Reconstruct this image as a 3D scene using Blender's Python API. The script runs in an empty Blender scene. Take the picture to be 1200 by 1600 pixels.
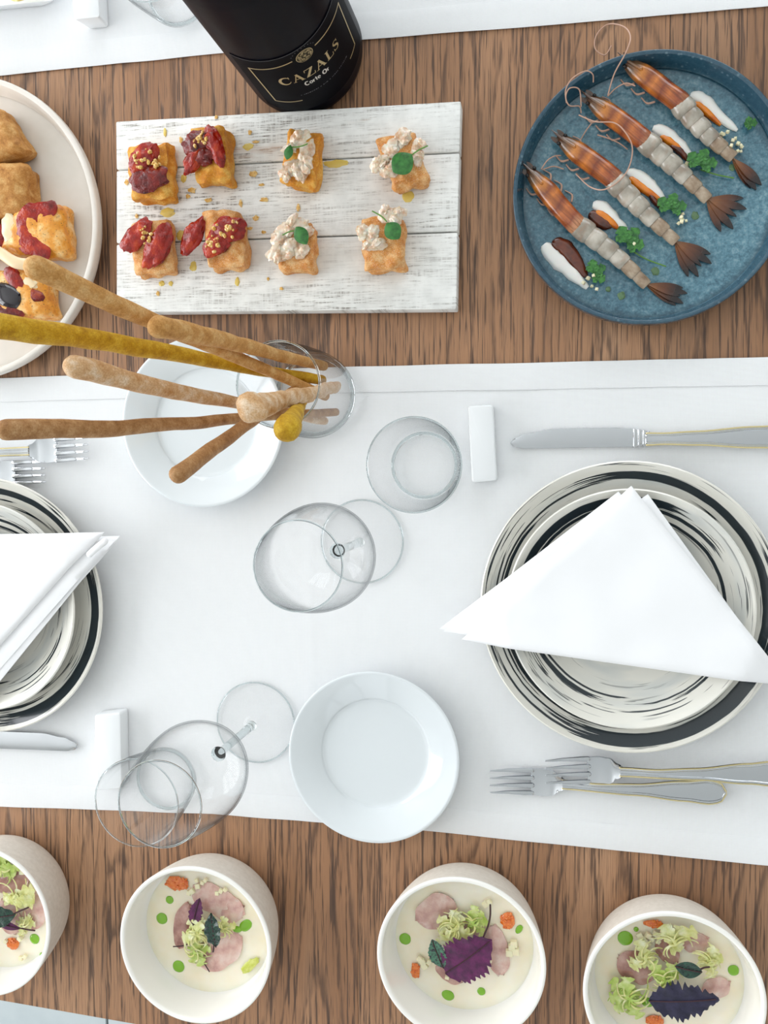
import bpy, bmesh, math, random
from mathutils import Vector, Matrix, noise

PI = math.pi
rnd = random.Random(11)
scene = bpy.context.scene
COL = scene.collection

# ------------------------------------------------------------------ camera
F_PX, H = 1400.0, 0.81                       # focal length in pixels of a 1200x1600 frame, height over the table
_z = -Vector((262, 66, -F_PX)).normalized()  # world up seen from the camera
_x = -Vector((-7500, 45, -F_PX)).normalized()
_x = (_x - _z * _x.dot(_z)).normalized()
_y = _z.cross(_x)
RW = Matrix((_x, _y, _z))                    # camera -> world
cam_d = bpy.data.cameras.new('camera')
cam_d.sensor_fit = 'AUTO'; cam_d.sensor_width = 36.0
cam_d.lens = F_PX / 1600 * 36.0
cam_d.clip_start = 0.01
cam = bpy.data.objects.new('camera', cam_d); COL.objects.link(cam)
m4 = RW.to_4x4(); m4.translation = (0, 0, H); cam.matrix_world = m4
scene.camera = cam

def P(px, py, z=0.0):
    d = RW @ Vector(((px - 600) / F_PX, -(py - 800) / F_PX, -1))
    t = (z - H) / d.z
    return Vector((d.x * t, d.y * t, z))

# ------------------------------------------------------------------ light
def lin(c):
    if isinstance(c, str):
        c = c.lstrip('#'); c = [int(c[i:i + 2], 16) / 255 for i in (0, 2, 4)]
    return tuple(v / 12.92 if v <= 0.04045 else ((v + 0.055) / 1.055) ** 2.4 for v in c) + (1,)

w = bpy.data.worlds.new('sky_outside'); scene.world = w; w.use_nodes = True
w.node_tree.nodes['Background'].inputs[0].default_value = (0.86, 0.94, 1.0, 1)
w.node_tree.nodes['Background'].inputs[1].default_value = 1.0

RX0, RX1, RY0, RY1, RZ = -2.5, 2.3, -2.4, 2.5, 1.95       # room, measured from the table top
# openings: wall, from, to, sill, head, watts, colour
WINDOWS = [('left', -1.3, 1.9, -0.1, 1.75, 130, (0.97, 0.98, 1.0)), ('far', -1.5, 1.6, -0.1, 1.75, 70, (0.94, 0.97, 1.0)), ('near', -1.0, 1.7, 0.1, 1.75, 15, (0.94, 0.97, 1.0))]
def window_light(wall, a, b, z0, z1, watts, col):
    l = bpy.data.lights.new('daylight_' + wall, 'AREA'); l.shape = 'RECTANGLE'; l.size = b - a; l.size_y = z1 - z0; l.energy = watts; l.color = col
    o = bpy.data.objects.new('daylight_' + wall, l); COL.objects.link(o)
    c, h = (a + b) / 2, (z0 + z1) / 2
    o.location = {'left': (RX0 - .09, c, h), 'far': (c, RY1 + .09, h), 'near': (c, RY0 - .09, h)}[wall]
    d = {'left': (1, 0, 0), 'far': (0, -1, 0), 'near': (0, 1, 0)}[wall]
    o.rotation_euler = Vector(d).to_track_quat('-Z', 'Y').to_euler()
for wdw in WINDOWS: window_light(*wdw)

vs = scene.view_settings
vs.view_transform = 'Standard'; vs.look = 'None'; vs.gamma = 1.0; vs.use_curve_mapping = False
vs.exposure = -0.42
scene.cycles.max_bounces = 14; scene.cycles.transmission_bounces = 12; scene.cycles.transparent_max_bounces = 16

# ------------------------------------------------------------------ materials
class NT:
    def __init__(s, name):
        s.m = bpy.data.materials.new(name); s.m.use_nodes = True
        s.t = s.m.node_tree; s.b = s.t.nodes['Principled BSDF']
    def n(s, typ, **kw):
        nd = s.t.nodes.new(typ)
        for k, v in kw.items(): setattr(nd, k, v)
        return nd
    def l(s, a, b): s.t.links.new(a, b)
    def put(s, sock, v):
        if hasattr(v, 'is_output'): s.l(v, sock)
        else: sock.default_value = v
    def math(s, op, a, b=None, c=None, clamp=False):
        nd = s.n('ShaderNodeMath', operation=op, use_clamp=clamp)
        for i, v in enumerate((a, b, c)):
            if v is not None: s.put(nd.inputs[i], v)
        return nd.outputs[0]
    def mix(s, f, a, b, blend='MIX'):
        nd = s.n('ShaderNodeMix', data_type='RGBA', blend_type=blend)
        s.put(nd.inputs[0], f); s.put(nd.inputs[6], a); s.put(nd.inputs[7], b)
        return nd.outputs[2]
    def ramp(s, f, stops, interp='LINEAR'):
        nd = s.n('ShaderNodeValToRGB'); nd.color_ramp.interpolation = interp
        e = nd.color_ramp.elements
        while len(e) < len(stops): e.new(0.5)
        for i, (p, c) in enumerate(stops):
            e[i].position = p; e[i].color = lin(c) if not isinstance(c, tuple) or len(c) == 3 else c
        s.put(nd.inputs[0], f)
        return nd.outputs[0]
    def coord(s, scale=(1, 1, 1), loc=(0, 0, 0), kind='Object', rot=(0, 0, 0)):
        tc = s.n('ShaderNodeTexCoord'); mp = s.n('ShaderNodeMapping')
        s.l(tc.outputs[kind], mp.inputs[0]); mp.inputs[1].default_value = loc
        mp.inputs[2].default_value = rot; mp.inputs[3].default_value = scale
        return mp.outputs[0]
    def noise(s, vec, scale, detail=3, rough=0.55, dist=0.0):
        nd = s.n('ShaderNodeTexNoise'); s.l(vec, nd.inputs['Vector'])
        nd.inputs['Scale'].default_value = scale; nd.inputs['Detail'].default_value = detail
        nd.inputs['Roughness'].default_value = rough; nd.inputs['Distortion'].default_value = dist
        return nd.outputs[0]
    def bump(s, h, strength, dist=0.001):
        nd = s.n('ShaderNodeBump'); nd.inputs['Strength'].default_value = strength
        nd.inputs['Distance'].default_value = dist; s.l(h, nd.inputs['Height'])
        s.l(nd.outputs[0], s.b.inputs['Normal'])
    def set(s, **kw):
        nm = dict(rough='Roughness', metal='Metallic', ior='IOR', trans='Transmission Weight', coat='Coat Weight',
                  coatr='Coat Roughness', spec='Specular IOR Level', sss='Subsurface Weight', ssr='Subsurface Radius',
                  sss_scale='Subsurface Scale', alpha='Alpha', sheen='Sheen Weight')
        for k, v in kw.items(): s.put(s.b.inputs[nm[k]], v)
        return s
    def col(s, c):
        s.put(s.b.inputs['Base Color'], lin(c) if isinstance(c, str) else c); return s

def plain(name, c, **kw):
    t = NT(name); t.col(c).set(**kw); return t.m

def mottled(name, stops, scale=120, detail=4, stretch=(1, 1, 1), bump=0.0, bscale=None, bdist=0.001, rough=0.5, dist=0.0, **kw):
    t = NT(name); v = t.coord(stretch)
    t.col(t.ramp(t.noise(v, scale, detail, 0.6, dist), stops)); t.set(rough=rough, **kw)
    if bump: t.bump(t.noise(t.coord(), bscale or scale * 2, 4, 0.6), bump, bdist)
    return t.m

def oak():
    t = NT('weathered_oak')
    info = t.n('ShaderNodeObjectInfo'); rv = info.outputs['Random']
    tc = t.n('ShaderNodeTexCoord'); off = t.n('ShaderNodeVectorMath', operation='ADD')
    cmb = t.n('ShaderNodeCombineXYZ')
    t.l(t.math('MULTIPLY', rv, 3.7), cmb.inputs[0]); t.l(t.math('MULTIPLY', rv, 9.1), cmb.inputs[1]); t.l(t.math('MULTIPLY', rv, 5.3), cmb.inputs[2])
    t.l(tc.outputs['Object'], off.inputs[0]); t.l(cmb.outputs[0], off.inputs[1])
    def mp(sc):
        m = t.n('ShaderNodeMapping'); t.l(off.outputs[0], m.inputs[0]); m.inputs[3].default_value = sc; return m.outputs[0]
    # growth rings: level lines of a stretched height field give straight grain and cathedral arches
    field = t.noise(mp((5.5, 0.55, 1)), 1.0, 2, 0.4)
    wig = t.noise(mp((90, 16, 1)), 1.0, 2, 0.5)
    ph = t.math('ADD', t.math('MULTIPLY', field, 40.0), t.math('MULTIPLY', wig, 0.55))
    fr = t.math('FRACT', ph)
    line = t.ramp(fr, [(0.0, (1, 1, 1, 1)), (0.08, (.9, .9, .9, 1)), (0.22, (.10, .10, .10, 1)), (0.9, (0, 0, 0, 1)), (1.0, (1, 1, 1, 1))])
    dash = t.ramp(t.noise(mp((260, 26, 1)), 1.0, 3, 0.6), [(0.36, (0, 0, 0, 1)), (0.56, (1, 1, 1, 1))])
    pores = t.ramp(t.noise(mp((330, 9, 1)), 1.0, 3, 0.7), [(0.545, (0, 0, 0, 1)), (0.60, (1, 1, 1, 1))])
    fine = t.ramp(t.noise(mp((1100, 24, 1)), 1.0, 2, 0.6), [(0.51, (0, 0, 0, 1)), (0.60, (1, 1, 1, 1))])
    tone = t.noise(mp((14, 1.0, 1)), 1.0, 3, 0.6)
    base = t.ramp(tone, [(0.25, '#9a7355'), (0.5, '#b38a69'), (0.75, '#c6a080')])
    per = t.ramp(rv, [(0.0, '#d9d2cd'), (0.5, '#ffffff'), (1.0, '#e6dad0')])
    base = t.mix(1.0, base, per, 'MULTIPLY')
    dark = t.mix(t.math('MULTIPLY', line, t.math('MULTIPLY_ADD', dash, 0.6, 0.08)), base, lin('#3a2c26'))
    dark = t.mix(t.math('MULTIPLY', pores, 0.78), dark, lin('#40312a'))
    dark = t.mix(t.math('MULTIPLY', fine, 0.34), dark, lin('#5d4a40'))
    t.col(dark); t.set(rough=0.48, spec=0.4)
    hgt = t.math('SUBTRACT', 1.0, t.math('MAXIMUM', t.math('MULTIPLY', line, dash), pores))
    t.bump(hgt, 0.35, 0.0006)
    return t.m

def whitewash():
    t = NT('whitewashed_board')
    info = t.n('ShaderNodeObjectInfo'); rv = info.outputs['Random']
    tc = t.n('ShaderNodeTexCoord'); off = t.n('ShaderNodeVectorMath', operation='ADD'); cmb = t.n('ShaderNodeCombineXYZ')
    for i, k in enumerate((2.1, 4.7, 1.3)): t.l(t.math('MULTIPLY', rv, k), cmb.inputs[i])
    t.l(tc.outputs['Object'], off.inputs[0]); t.l(cmb.outputs[0], off.inputs[1])
    def mp(sc):
        m = t.n('ShaderNodeMapping'); t.l(off.outputs[0], m.inputs[0]); m.inputs[3].default_value = sc; return m.outputs[0]
    patch = t.ramp(t.noise(mp((7, 22, 1)), 1.0, 3, 0.6), [(0.42, (0, 0, 0, 1)), (0.66, (1, 1, 1, 1))])
    streak = t.ramp(t.noise(mp((38, 620, 1)), 1.0, 4, 0.7), [(0.50, (0, 0, 0, 1)), (0.62, (1, 1, 1, 1))])
    cross = t.ramp(t.noise(mp((520, 60, 1)), 1.0, 3, 0.6), [(0.40, (0, 0, 0, 1)), (0.62, (1, 1, 1, 1))])
    f = t.math('MULTIPLY', t.math('MULTIPLY', streak, t.math('MULTIPLY_ADD', patch, 1.0, 0.14)), t.math('MULTIPLY_ADD', cross, 0.7, 0.3))
    base = t.ramp(t.noise(mp((90, 90, 1)), 1.0, 3, 0.5), [(0.3, '#e2e3e0'), (0.7, '#f1f2ef')])
    bare = t.ramp(t.noise(mp((6, 30, 1)), 1.4, 3, 0.6), [(0.66, (0, 0, 0, 1)), (0.72, (1, 1, 1, 1))])
    c = t.mix(f, base, lin('#6f665c')); c = t.mix(t.math('MULTIPLY', bare, t.math('MULTIPLY_ADD', streak, .5, .3)), c, lin('#b9977c'))
    t.col(c); t.set(rough=0.62)
    t.bump(t.math('SUBTRACT', 1.0, f), 0.4, 0.0005)
    return t.m

def linen():
    t = NT('white_linen'); v = t.coord()
    def wave(direction):
        nd = t.n('ShaderNodeTexWave', wave_type='BANDS', bands_direction=direction); t.l(v, nd.inputs[0])
        nd.inputs['Scale'].default_value = 260; nd.inputs['Distortion'].default_value = 0.6; nd.inputs['Detail'].default_value = 1
        nd.inputs['Detail Scale'].default_value = 2
        return nd.outputs['Fac']
    wv = t.math('MULTIPLY', wave('X'), wave('Y'))
    t.col(t.mix(wv, lin('#e6e8ea'), lin('#f4f5f6'))); t.set(rough=0.85, spec=0.2, sheen=0.15)
    t.bump(wv, 0.3, 0.0004)
    return t.m

def striped(name, arcs, streak_win, seed, thr=0.56):
    """brushed concentric strokes: arcs = (r0, width, direction deg, half span deg)"""
    t = NT(name)
    tc = t.n('ShaderNodeTexCoord'); sp = t.n('ShaderNodeSeparateXYZ'); t.l(tc.outputs['Object'], sp.inputs[0])
    x, y = sp.outputs[0], sp.outputs[1]
    r = t.math('SQRT', t.math('ADD', t.math('MULTIPLY', x, x), t.math('MULTIPLY', y, y)))
    rs = t.math('MAXIMUM', r, 1e-4)
    cx, cy = t.math('DIVIDE', x, rs), t.math('DIVIDE', y, rs)
    def nz(ka, kr, det=2):
        c = t.n('ShaderNodeCombineXYZ'); t.l(t.math('MULTIPLY_ADD', cx, ka, seed), c.inputs[0]); t.l(t.math('MULTIPLY', cy, ka), c.inputs[1]); t.l(t.math('MULTIPLY', r, kr), c.inputs[2])
        return t.noise(c.outputs[0], 1.0, det, 0.6)
    fine = nz(1.3, 520); thick = nz(1.0, 150); wob = nz(3.0, 20)
    rr = t.math('ADD', r, t.math('MULTIPLY', t.math('SUBTRACT', wob, 0.5), 0.0022))
    s1 = t.ramp(fine, [(thr, (0, 0, 0, 1)), (thr + 0.02, (1, 1, 1, 1))])
    win = t.ramp(t.math('MULTIPLY', r, 7.0), [(p * 7, (v, v, v, 1)) for p, v in streak_win])
    tot = t.math('MULTIPLY', t.math('MULTIPLY', s1, win), t.ramp(nz(0.9, 70), [(0.46, (0, 0, 0, 1)), (0.54, (1, 1, 1, 1))]))
    rough_edge = nz(2.0, 900)
    for r0, wd, d, span in arcs:
        a = t.math('ADD', t.math('MULTIPLY', cx, math.cos(math.radians(d))), t.math('MULTIPLY', cy, math.sin(math.radians(d))))
        ang = t.math('ARCCOSINE', t.math('MINIMUM', t.math('MAXIMUM', a, -1.0), 1.0))
        ang = t.math('ADD', ang, t.math('MULTIPLY', t.math('SUBTRACT', rough_edge, 0.5), 1.1))
        ma = t.math('MULTIPLY', t.math('SUBTRACT', math.radians(span), ang), 14, clamp=True)
        dr = t.math('ABSOLUTE', t.math('SUBTRACT', rr, r0))
        dr = t.math('ADD', dr, t.math('MULTIPLY', t.math('SUBTRACT', thick, 0.5), wd * 0.8))
        mr = t.math('MULTIPLY', t.math('SUBTRACT', wd, dr), 2600, clamp=True)
        tot = t.math('MAXIMUM', tot, t.math('MULTIPLY', ma, mr))
    wash = t.ramp(nz(0.9, 60), [(0.5, '#e6e4db'), (0.75, '#cdd0cd')])
    t.col(t.mix(tot, wash, lin('#16242c'))); t.set(rough=0.16, coat=0.3, coatr=0.05)
    return t.m

def glaze_blue():
    t = NT('blue_reactive_glaze')
    tc = t.n('ShaderNodeTexCoord'); sp = t.n('ShaderNodeSeparateXYZ'); t.l(tc.outputs['Object'], sp.inputs[0])
    x, y = sp.outputs[0], sp.outputs[1]
    r = t.math('SQRT', t.math('ADD', t.math('MULTIPLY', x, x), t.math('MULTIPLY', y, y)))
    v = t.coord()
    body = t.ramp(t.noise(v, 260, 5, 0.7), [(0.3, '#3a6072'), (0.52, '#5f8b9b'), (0.76, '#94b4bd')])
    big = t.ramp(t.noise(v, 16, 3, 0.5), [(0.35, '#c2d2da'), (0.7, '#ffffff')])
    body = t.mix(0.8, body, big, 'MULTIPLY')
    rim = t.ramp(t.math('MULTIPLY', r, 8.0), [(0.0, (0, 0, 0, 1)), (0.79, (0, 0, 0, 1)), (0.85, (1, 1, 1, 1)), (1.0, (1, 1, 1, 1))])
    c = t.mix(t.math('MULTIPLY', rim, 0.85), body, lin('#1b3d50'))
    edge = t.ramp(t.math('MULTIPLY', r, 8.0), [(0.0, (0, 0, 0, 1)), (0.893, (0, 0, 0, 1)), (0.905, (1, 1, 1, 1)), (1.0, (1, 1, 1, 1))])
    c = t.mix(t.math('MULTIPLY', edge, t.ramp(t.noise(v, 60, 3), [(0.4, (.3, .3, .3, 1)), (0.6, (1, 1, 1, 1))])), c, lin('#2e2a28'))
    vor = t.n('ShaderNodeTexVoronoi'); t.l(v, vor.inputs['Vector']); vor.inputs['Scale'].default_value = 170
    spot = t.ramp(vor.outputs['Distance'], [(0.0, (1, 1, 1, 1)), (0.16, (.6, .6, .6, 1)), (0.24, (0, 0, 0, 1))])
    c = t.mix(t.math('MULTIPLY', spot, 0.28), c, lin('#9dbac4'))
    t.col(c); t.set(rough=0.14, coat=0.4, coatr=0.06)
    t.bump(t.math('ADD', t.noise(v, 300, 3), t.math('MULTIPLY', spot, 0.6)), 0.25, 0.0005)
    return t.m

def prawn_shell(name, head):
    t = NT(name); v = t.coord()
    sp = t.n('ShaderNodeSeparateXYZ'); t.l(v, sp.inputs[0])
    if head:
        band = t.ramp(t.math('MULTIPLY_ADD', t.noise(t.coord((1, 1, 1)), 90, 3), 0.22, t.math('MULTIPLY_ADD', sp.outputs[0], 14.5, -0.08)),
                      [(0.06, '#40352a'), (0.20, '#6d5136'), (0.32, '#c47a2c'), (0.42, '#84421f'), (0.54, '#c9762f'), (0.66, '#7c381e'), (0.78, '#c06c32'), (0.88, '#8e4526'), (1.0, '#c48a62')])
        st = t.ramp(t.noise(t.coord((18, 420, 420)), 1.0, 3, 0.6), [(0.45, (0, 0, 0, 1)), (0.62, (1, 1, 1, 1))])
        c = t.mix(t.math('MULTIPLY', st, 0.55), band, lin('#5d2c1a'))
    else:
        band = t.ramp(t.noise(t.coord((1, 1, 1)), 75, 3, 0.5), [(0.32, '#8d8578'), (0.5, '#aaa396'), (0.7, '#c6bfb3')])
        st = t.ramp(t.noise(t.coord((160, 60, 60)), 1.0, 3), [(0.52, (0, 0, 0, 1)), (0.7, (1, 1, 1, 1))])
        c = t.mix(t.math('MULTIPLY', st, 0.35), band, lin('#94684a'))
    t.col(c); t.set(rough=0.2, coat=0.4, coatr=0.08)
    t.bump(t.noise(v, 500, 2), 0.12, 0.0004)
    return t.m

def tail_mat():
    t = NT('prawn_tail'); v = t.coord(); sp = t.n('ShaderNodeSeparateXYZ'); t.l(v, sp.inputs[0])
    c = t.ramp(t.math('MULTIPLY_ADD', sp.outputs[0], 26.0, t.math('MULTIPLY', t.noise(v, 120, 3), 0.2)), [(0.05, '#8d6a4c'), (0.3, '#85532f'), (0.55, '#5d3520'), (0.82, '#1f1719')])
    t.col(c); t.set(rough=0.25, coat=0.4); t.bump(t.noise(t.coord((200, 1500, 200)), 1.0, 2), 0.3, 0.0003)
    return t.m

def bread_mat(name, top, dark, pale, flour=0.0):
    t = NT(name); v = t.coord()
    c = t.ramp(t.noise(v, 95, 5, 0.65), [(0.28, dark), (0.48, top), (0.66, pale)])
    fine = t.ramp(t.noise(v, 900, 3, 0.6), [(0.35, '#d8c8b4'), (0.65, '#ffffff')])
    c = t.mix(0.7, c, fine, 'MULTIPLY')
    if flour: c = t.mix(t.math('MULTIPLY', t.ramp(t.noise(v, 1100, 4, 0.7), [(0.54, (0, 0, 0, 1)), (0.64, (1, 1, 1, 1))]), flour), c, lin('#efdcc4'))
    t.col(c); t.set(rough=0.6, spec=0.3)
    t.bump(t.noise(v, 420, 5, 0.7), 0.5, 0.0009)
    return t.m

def focaccia_top():
    t = NT('focaccia_cheese_crust'); v = t.coord()
    c = t.ramp(t.noise(v, 70, 4, 0.6), [(0.3, '#c8741c'), (0.48, '#e2982e'), (0.62, '#efc27c'), (0.78, '#f3dcc0')])
    sp = t.ramp(t.noise(v, 480, 3, 0.6), [(0.60, (0, 0, 0, 1)), (0.68, (1, 1, 1, 1))])
    c = t.mix(t.math('MULTIPLY', sp, 0.75), c, lin('#5a3216'))
    t.col(c); t.set(rough=0.4, coat=0.2); t.bump(t.noise(v, 300, 4), 0.4, 0.0008)
    return t.m

M = {}
M['oak'] = oak(); M['board'] = whitewash(); M['linen'] = linen()
M['napkin'] = plain('white_napkin_cotton', '#f3f4f6', rough=0.85, spec=0.2, sheen=0.1)
M['joint'] = plain('dark_joint', '#2c211c', rough=0.9)
M['steel_leg'] = plain('dark_leg_metal', '#2b2b2c', rough=0.5, metal=0.6)
M['tile'] = mottled('pale_grey_floor_tile', [(0.3, '#b9c4c8'), (0.7, '#c8d1d3')], 6, 4, rough=0.45)
M['grout'] = plain('grey_grout', '#6d7678', rough=0.9)
M['porcelain'] = plain('cool_white_porcelain', '#dce2e5', rough=0.09, coat=0.3, coatr=0.03)
M['rest'] = plain('bright_white_porcelain', '#eef1f3', rough=0.14, coat=0.3, coatr=0.05)
M['cream_plate'] = mottled('matt_cream_stoneware', [(0.3, '#dcd6cc'), (0.7, '#e6e0d8')], 30, 3, rough=0.38)
M['bowl_out'] = mottled('bisque_bowl_outside', [(0.3, '#cfc5b8'), (0.7, '#dbd2c6')], 240, 4, rough=0.75, bump=0.1, bscale=1500)
M['bowl_in'] = plain('white_bowl_glaze', '#f2f0ea', rough=0.1, coat=0.3, coatr=0.04)
M['blue'] = glaze_blue()
M['plate_big'] = striped('brushed_charger_glaze', [(0.1135, 0.0034, 20, 88), (0.1165, 0.0055, -62, 55), (0.1065, 0.0016, 205, 70), (0.1095, 0.0010, 160, 60), (0.1130, 0.0009, 215, 62), (0.1190, 0.0012, -120, 45)],
                         [(0.0, 0.0), (0.092, 0.0), (0.097, 1.0), (0.124, 1.0), (0.1255, 0.0)], 3.1)
M['plate_small'] = striped('brushed_plate_glaze', [(0.0925, 0.0034, 125, 62), (0.0868, 0.0016, 110, 80), (0.0800, 0.0014, 40, 70), (0.0835, 0.0020, 215, 40), (0.0790, 0.0010, 235, 36), (0.066, 0.0005, 215, 18), (0.084, 0.0008, 300, 25), (0.0865, 0.0012, 315, 14)],
                           [(0.0, 0.0), (0.060, 0.0), (0.072, 0.5), (0.088, 1.0), (0.099, 0.8), (0.101, 0.0)], 8.4, 0.6)
M['steel'] = plain('polished_steel', '#c9ccd0', rough=0.1, metal=1.0)
M['gold'] = plain('gold_trim', '#e6d6a6', rough=0.16, metal=1.0)
def clear_glass(name, edge):
    t = NT(name); t.t.nodes.remove(t.b)
    lw = t.n('ShaderNodeLayerWeight'); lw.inputs[0].default_value = 0.5
    f3 = t.math('POWER', lw.outputs['Facing'], 8.0)
    tr = t.n('ShaderNodeBsdfTransparent'); t.l(t.mix(f3, (1.0, 1.0, 1.0, 1), lin(edge)), tr.inputs[0])
    gs = t.n('ShaderNodeBsdfGlossy'); gs.inputs['Roughness'].default_value = 0.02
    mx = t.n('ShaderNodeMixShader'); t.l(t.math('MULTIPLY_ADD', t.math('POWER', lw.outputs['Facing'], 5.0), 0.55, 0.012), mx.inputs[0]); t.l(tr.outputs[0], mx.inputs[1]); t.l(gs.outputs[0], mx.inputs[2])
    t.l(mx.outputs[0], t.t.nodes['Material Output'].inputs[0])
    return t.m
M['glass'] = clear_glass('clear_glass', '#6f7a7f')
M['glass_edge'] = plain('thick_glass_edge', '#dfe7e8', rough=0.02, trans=1.0, ior=1.45)
M['bottle'] = plain('black_bottle_glass', '#020510', rough=0.42, spec=0.10)
M['label'] = plain('matt_black_label', '#03040b', rough=0.6, spec=0.08)
M['gold_ink'] = plain('gold_foil_ink', '#b9a67a', rough=0.4, metal=0.3)
M['pale_ink'] = plain('pale_ink', '#d8d6d0', rough=0.6)
M['grey_ink'] = plain('grey_ink', '#5d6066', rough=0.6)
M['tan_stick'] = bread_mat('tan_breadstick', '#cb9856', '#ac7838', '#deb67c')
M['brown_stick'] = bread_mat('brown_breadstick', '#ac8052', '#8a6038', '#c49e72')
M['pale_stick'] = bread_mat('pale_breadstick', '#dcb78c', '#c39058', '#eedcc4')
M['yellow_stick'] = bread_mat('saffron_breadstick', '#c69c18', '#a67a0e', '#dcb83a')
M['toast'] = bread_mat('toasted_crust', '#dc9a52', '#c4742a', '#efc68e', 0.5)
M['toast_oil'] = bread_mat('oiled_crust', '#e0992e', '#bf7016', '#f0c466', 0.15)
M['brown_bread'] = bread_mat('brown_focaccia_crust', '#c68f4c', '#9c642a', '#dcb274')
M['focaccia'] = focaccia_top()
M['tomato'] = mottled('glossy_dried_tomato', [(0.3, '#5e0a05'), (0.52, '#981a09'), (0.74, '#c94a10')], 70, 3, rough=0.12, bump=0.8, bscale=130, bdist=0.0022, spec=0.4, coat=0.12, coatr=0.04)
M['tomato_dark'] = mottled('dark_dried_tomato', [(0.3, '#3d0d10'), (0.55, '#7a1a12'), (0.8, '#b04c1a')], 90, 3, rough=0.12, bump=0.8, bscale=150, bdist=0.0022, spec=0.4, coat=0.12, coatr=0.04)
M['nuts'] = mottled('toasted_nut_crumb', [(0.3, '#bf8230'), (0.5, '#dcb058'), (0.75, '#eed69c')], 400, 3, rough=0.3, coat=0.3)
M['shrimp'] = mottled('raw_shrimp_flesh', [(0.3, '#cfa27c'), (0.48, '#e6cfb4'), (0.7, '#f3ece0')], 170, 4, rough=0.16, coat=0.5, sss=0.3, sss_scale=0.004, bump=0.2, bscale=300, trans=0.12)
M['leaf'] = mottled('green_leaf', [(0.3, '#1d4f20'), (0.7, '#3c7f36')], 200, 3, rough=0.35, bump=0.2, bscale=500)
M['parsley'] = mottled('parsley_leaf', [(0.3, '#1c5426'), (0.7, '#4b8f3d')], 260, 3, rough=0.4, bump=0.3, bscale=600)
M['dark_leaf'] = mottled('dark_green_leaf', [(0.3, '#0e1f1d'), (0.7, '#1f4a38')], 260, 3, rough=0.22, bump=0.6, bscale=420, coat=0.3)
M['vein_leaf'] = mottled('veined_green_leaf', [(0.4, '#2c2a33'), (0.5, '#46705a'), (0.8, '#5c8a6d')], 420, 3, rough=0.4, bump=0.4, bscale=400)
M['purple'] = mottled('purple_shiso', [(0.3, '#3a1036'), (0.7, '#6a1f58')], 160, 4, rough=0.45, bump=0.5, bscale=380)
M['black_purple'] = mottled('blackish_shiso', [(0.3, '#14122a'), (0.7, '#2c2846')], 160, 4, rough=0.5, bump=0.5, bscale=380)
M['stem'] = plain('green_stem', '#5c8a3a', rough=0.4); M['dark_stem'] = plain('dark_red_stem', '#3b1c22', rough=0.4)
M['frisee'] = mottled('pale_frisee', [(0.3, '#c2c46c'), (0.52, '#dcda9c'), (0.75, '#f0edd2')], 120, 3, rough=0.35, sss=0.15, sss_scale=0.003)
M['frisee_green'] = mottled('green_frisee', [(0.3, '#a0bc4a'), (0.55, '#c2d27a'), (0.78, '#e4e7b6')], 120, 3, rough=0.35, sss=0.15, sss_scale=0.003)
M['fish'] = mottled('raw_pink_fish', [(0.3, '#bd8f86'), (0.5, '#d8b0a4'), (0.72, '#e8d2c6')], 75, 4, rough=0.16, coat=0.5, sss=0.25, sss_scale=0.005, bump=0.1, bscale=240)
M['fish_dark'] = mottled('darker_raw_fish', [(0.3, '#96645c'), (0.5, '#b88a7e'), (0.75, '#d4b0a2')], 75, 4, rough=0.16, coat=0.5, sss=0.2, sss_scale=0.005, bump=0.1, bscale=240)
M['roe'] = mottled('orange_roe', [(0.3, '#d85a12'), (0.7, '#f08a34')], 500, 3, rough=0.15, coat=0.6)
M['green_oil'] = plain('green_herb_oil', '#7cb41c', rough=0.08, coat=0.5)
M['pickle'] = mottled('yellow_green_pickle', [(0.3, '#b9c23a'), (0.7, '#d9dc86')], 200, 3, rough=0.3)
M['dice'] = plain('ivory_vegetable_dice', '#ece4c0', rough=0.35, sss=0.2, sss_scale=0.003)
M['soup'] = mottled('ivory_broth', [(0.3, '#f3e4c2'), (0.55, '#f6ecd6'), (0.8, '#f6f1e4')], 22, 3, rough=0.08, coat=0.4, sss=0.15, sss_scale=0.006)
M['white_cream'] = plain('white_cream_sauce', '#f5f3ee', rough=0.2, coat=0.4, sss=0.15, sss_scale=0.003)
M['orange_sauce'] = mottled('orange_bisque', [(0.35, '#c85a08'), (0.65, '#f08c14')], 90, 3, rough=0.07, coat=0.6)
M['brown_sauce'] = mottled('brown_bisque', [(0.35, '#3c170c'), (0.65, '#6a2c12')], 90, 3, rough=0.07, coat=0.6)
M['oil'] = plain('golden_oil_drop', '#dcc468', rough=0.15, spec=0.4)
M['oil_green'] = plain('green_oil_drop', '#5f7f5a', rough=0.08)
M['head'] = prawn_shell('prawn_head_shell', True); M['abdomen'] = prawn_shell('prawn_abdomen_shell', False); M['abdomen_end'] = mottled('prawn_last_rings', [(0.3, '#7a624c'), (0.5, '#9a8670'), (0.7, '#b5a590')], 90, 3, rough=0.2, coat=0.4); M['tail'] = tail_mat()
M['antenna'] = plain('pink_antenna', '#c09a86', rough=0.35); M['eye'] = plain('prawn_eye', '#120e0c', rough=0.1)
M['olive'] = plain('black_olive', '#1b141c', rough=0.14, coat=0.5)
M['mozz'] = plain('melted_white_cheese', '#ecd3ac', rough=0.3, sss=0.2, sss_scale=0.004)
M['yellow_food'] = mottled('yellow_garnish', [(0.3, '#d8c45a'), (0.7, '#eee2a0')], 200, 3, rough=0.4)

# ------------------------------------------------------------------ object helpers
def thing(name, label, cat, loc=(0, 0, 0), rz=0.0, group=None, kind=None):
    o = bpy.data.objects.new(name, None); COL.objects.link(o); o.empty_display_size = 0.02
    o.location = loc; o.rotation_euler = (0, 0, rz); o['label'] = label; o['category'] = cat
    if group: o['group'] = group
    if kind: o['kind'] = kind
    return o

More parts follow.
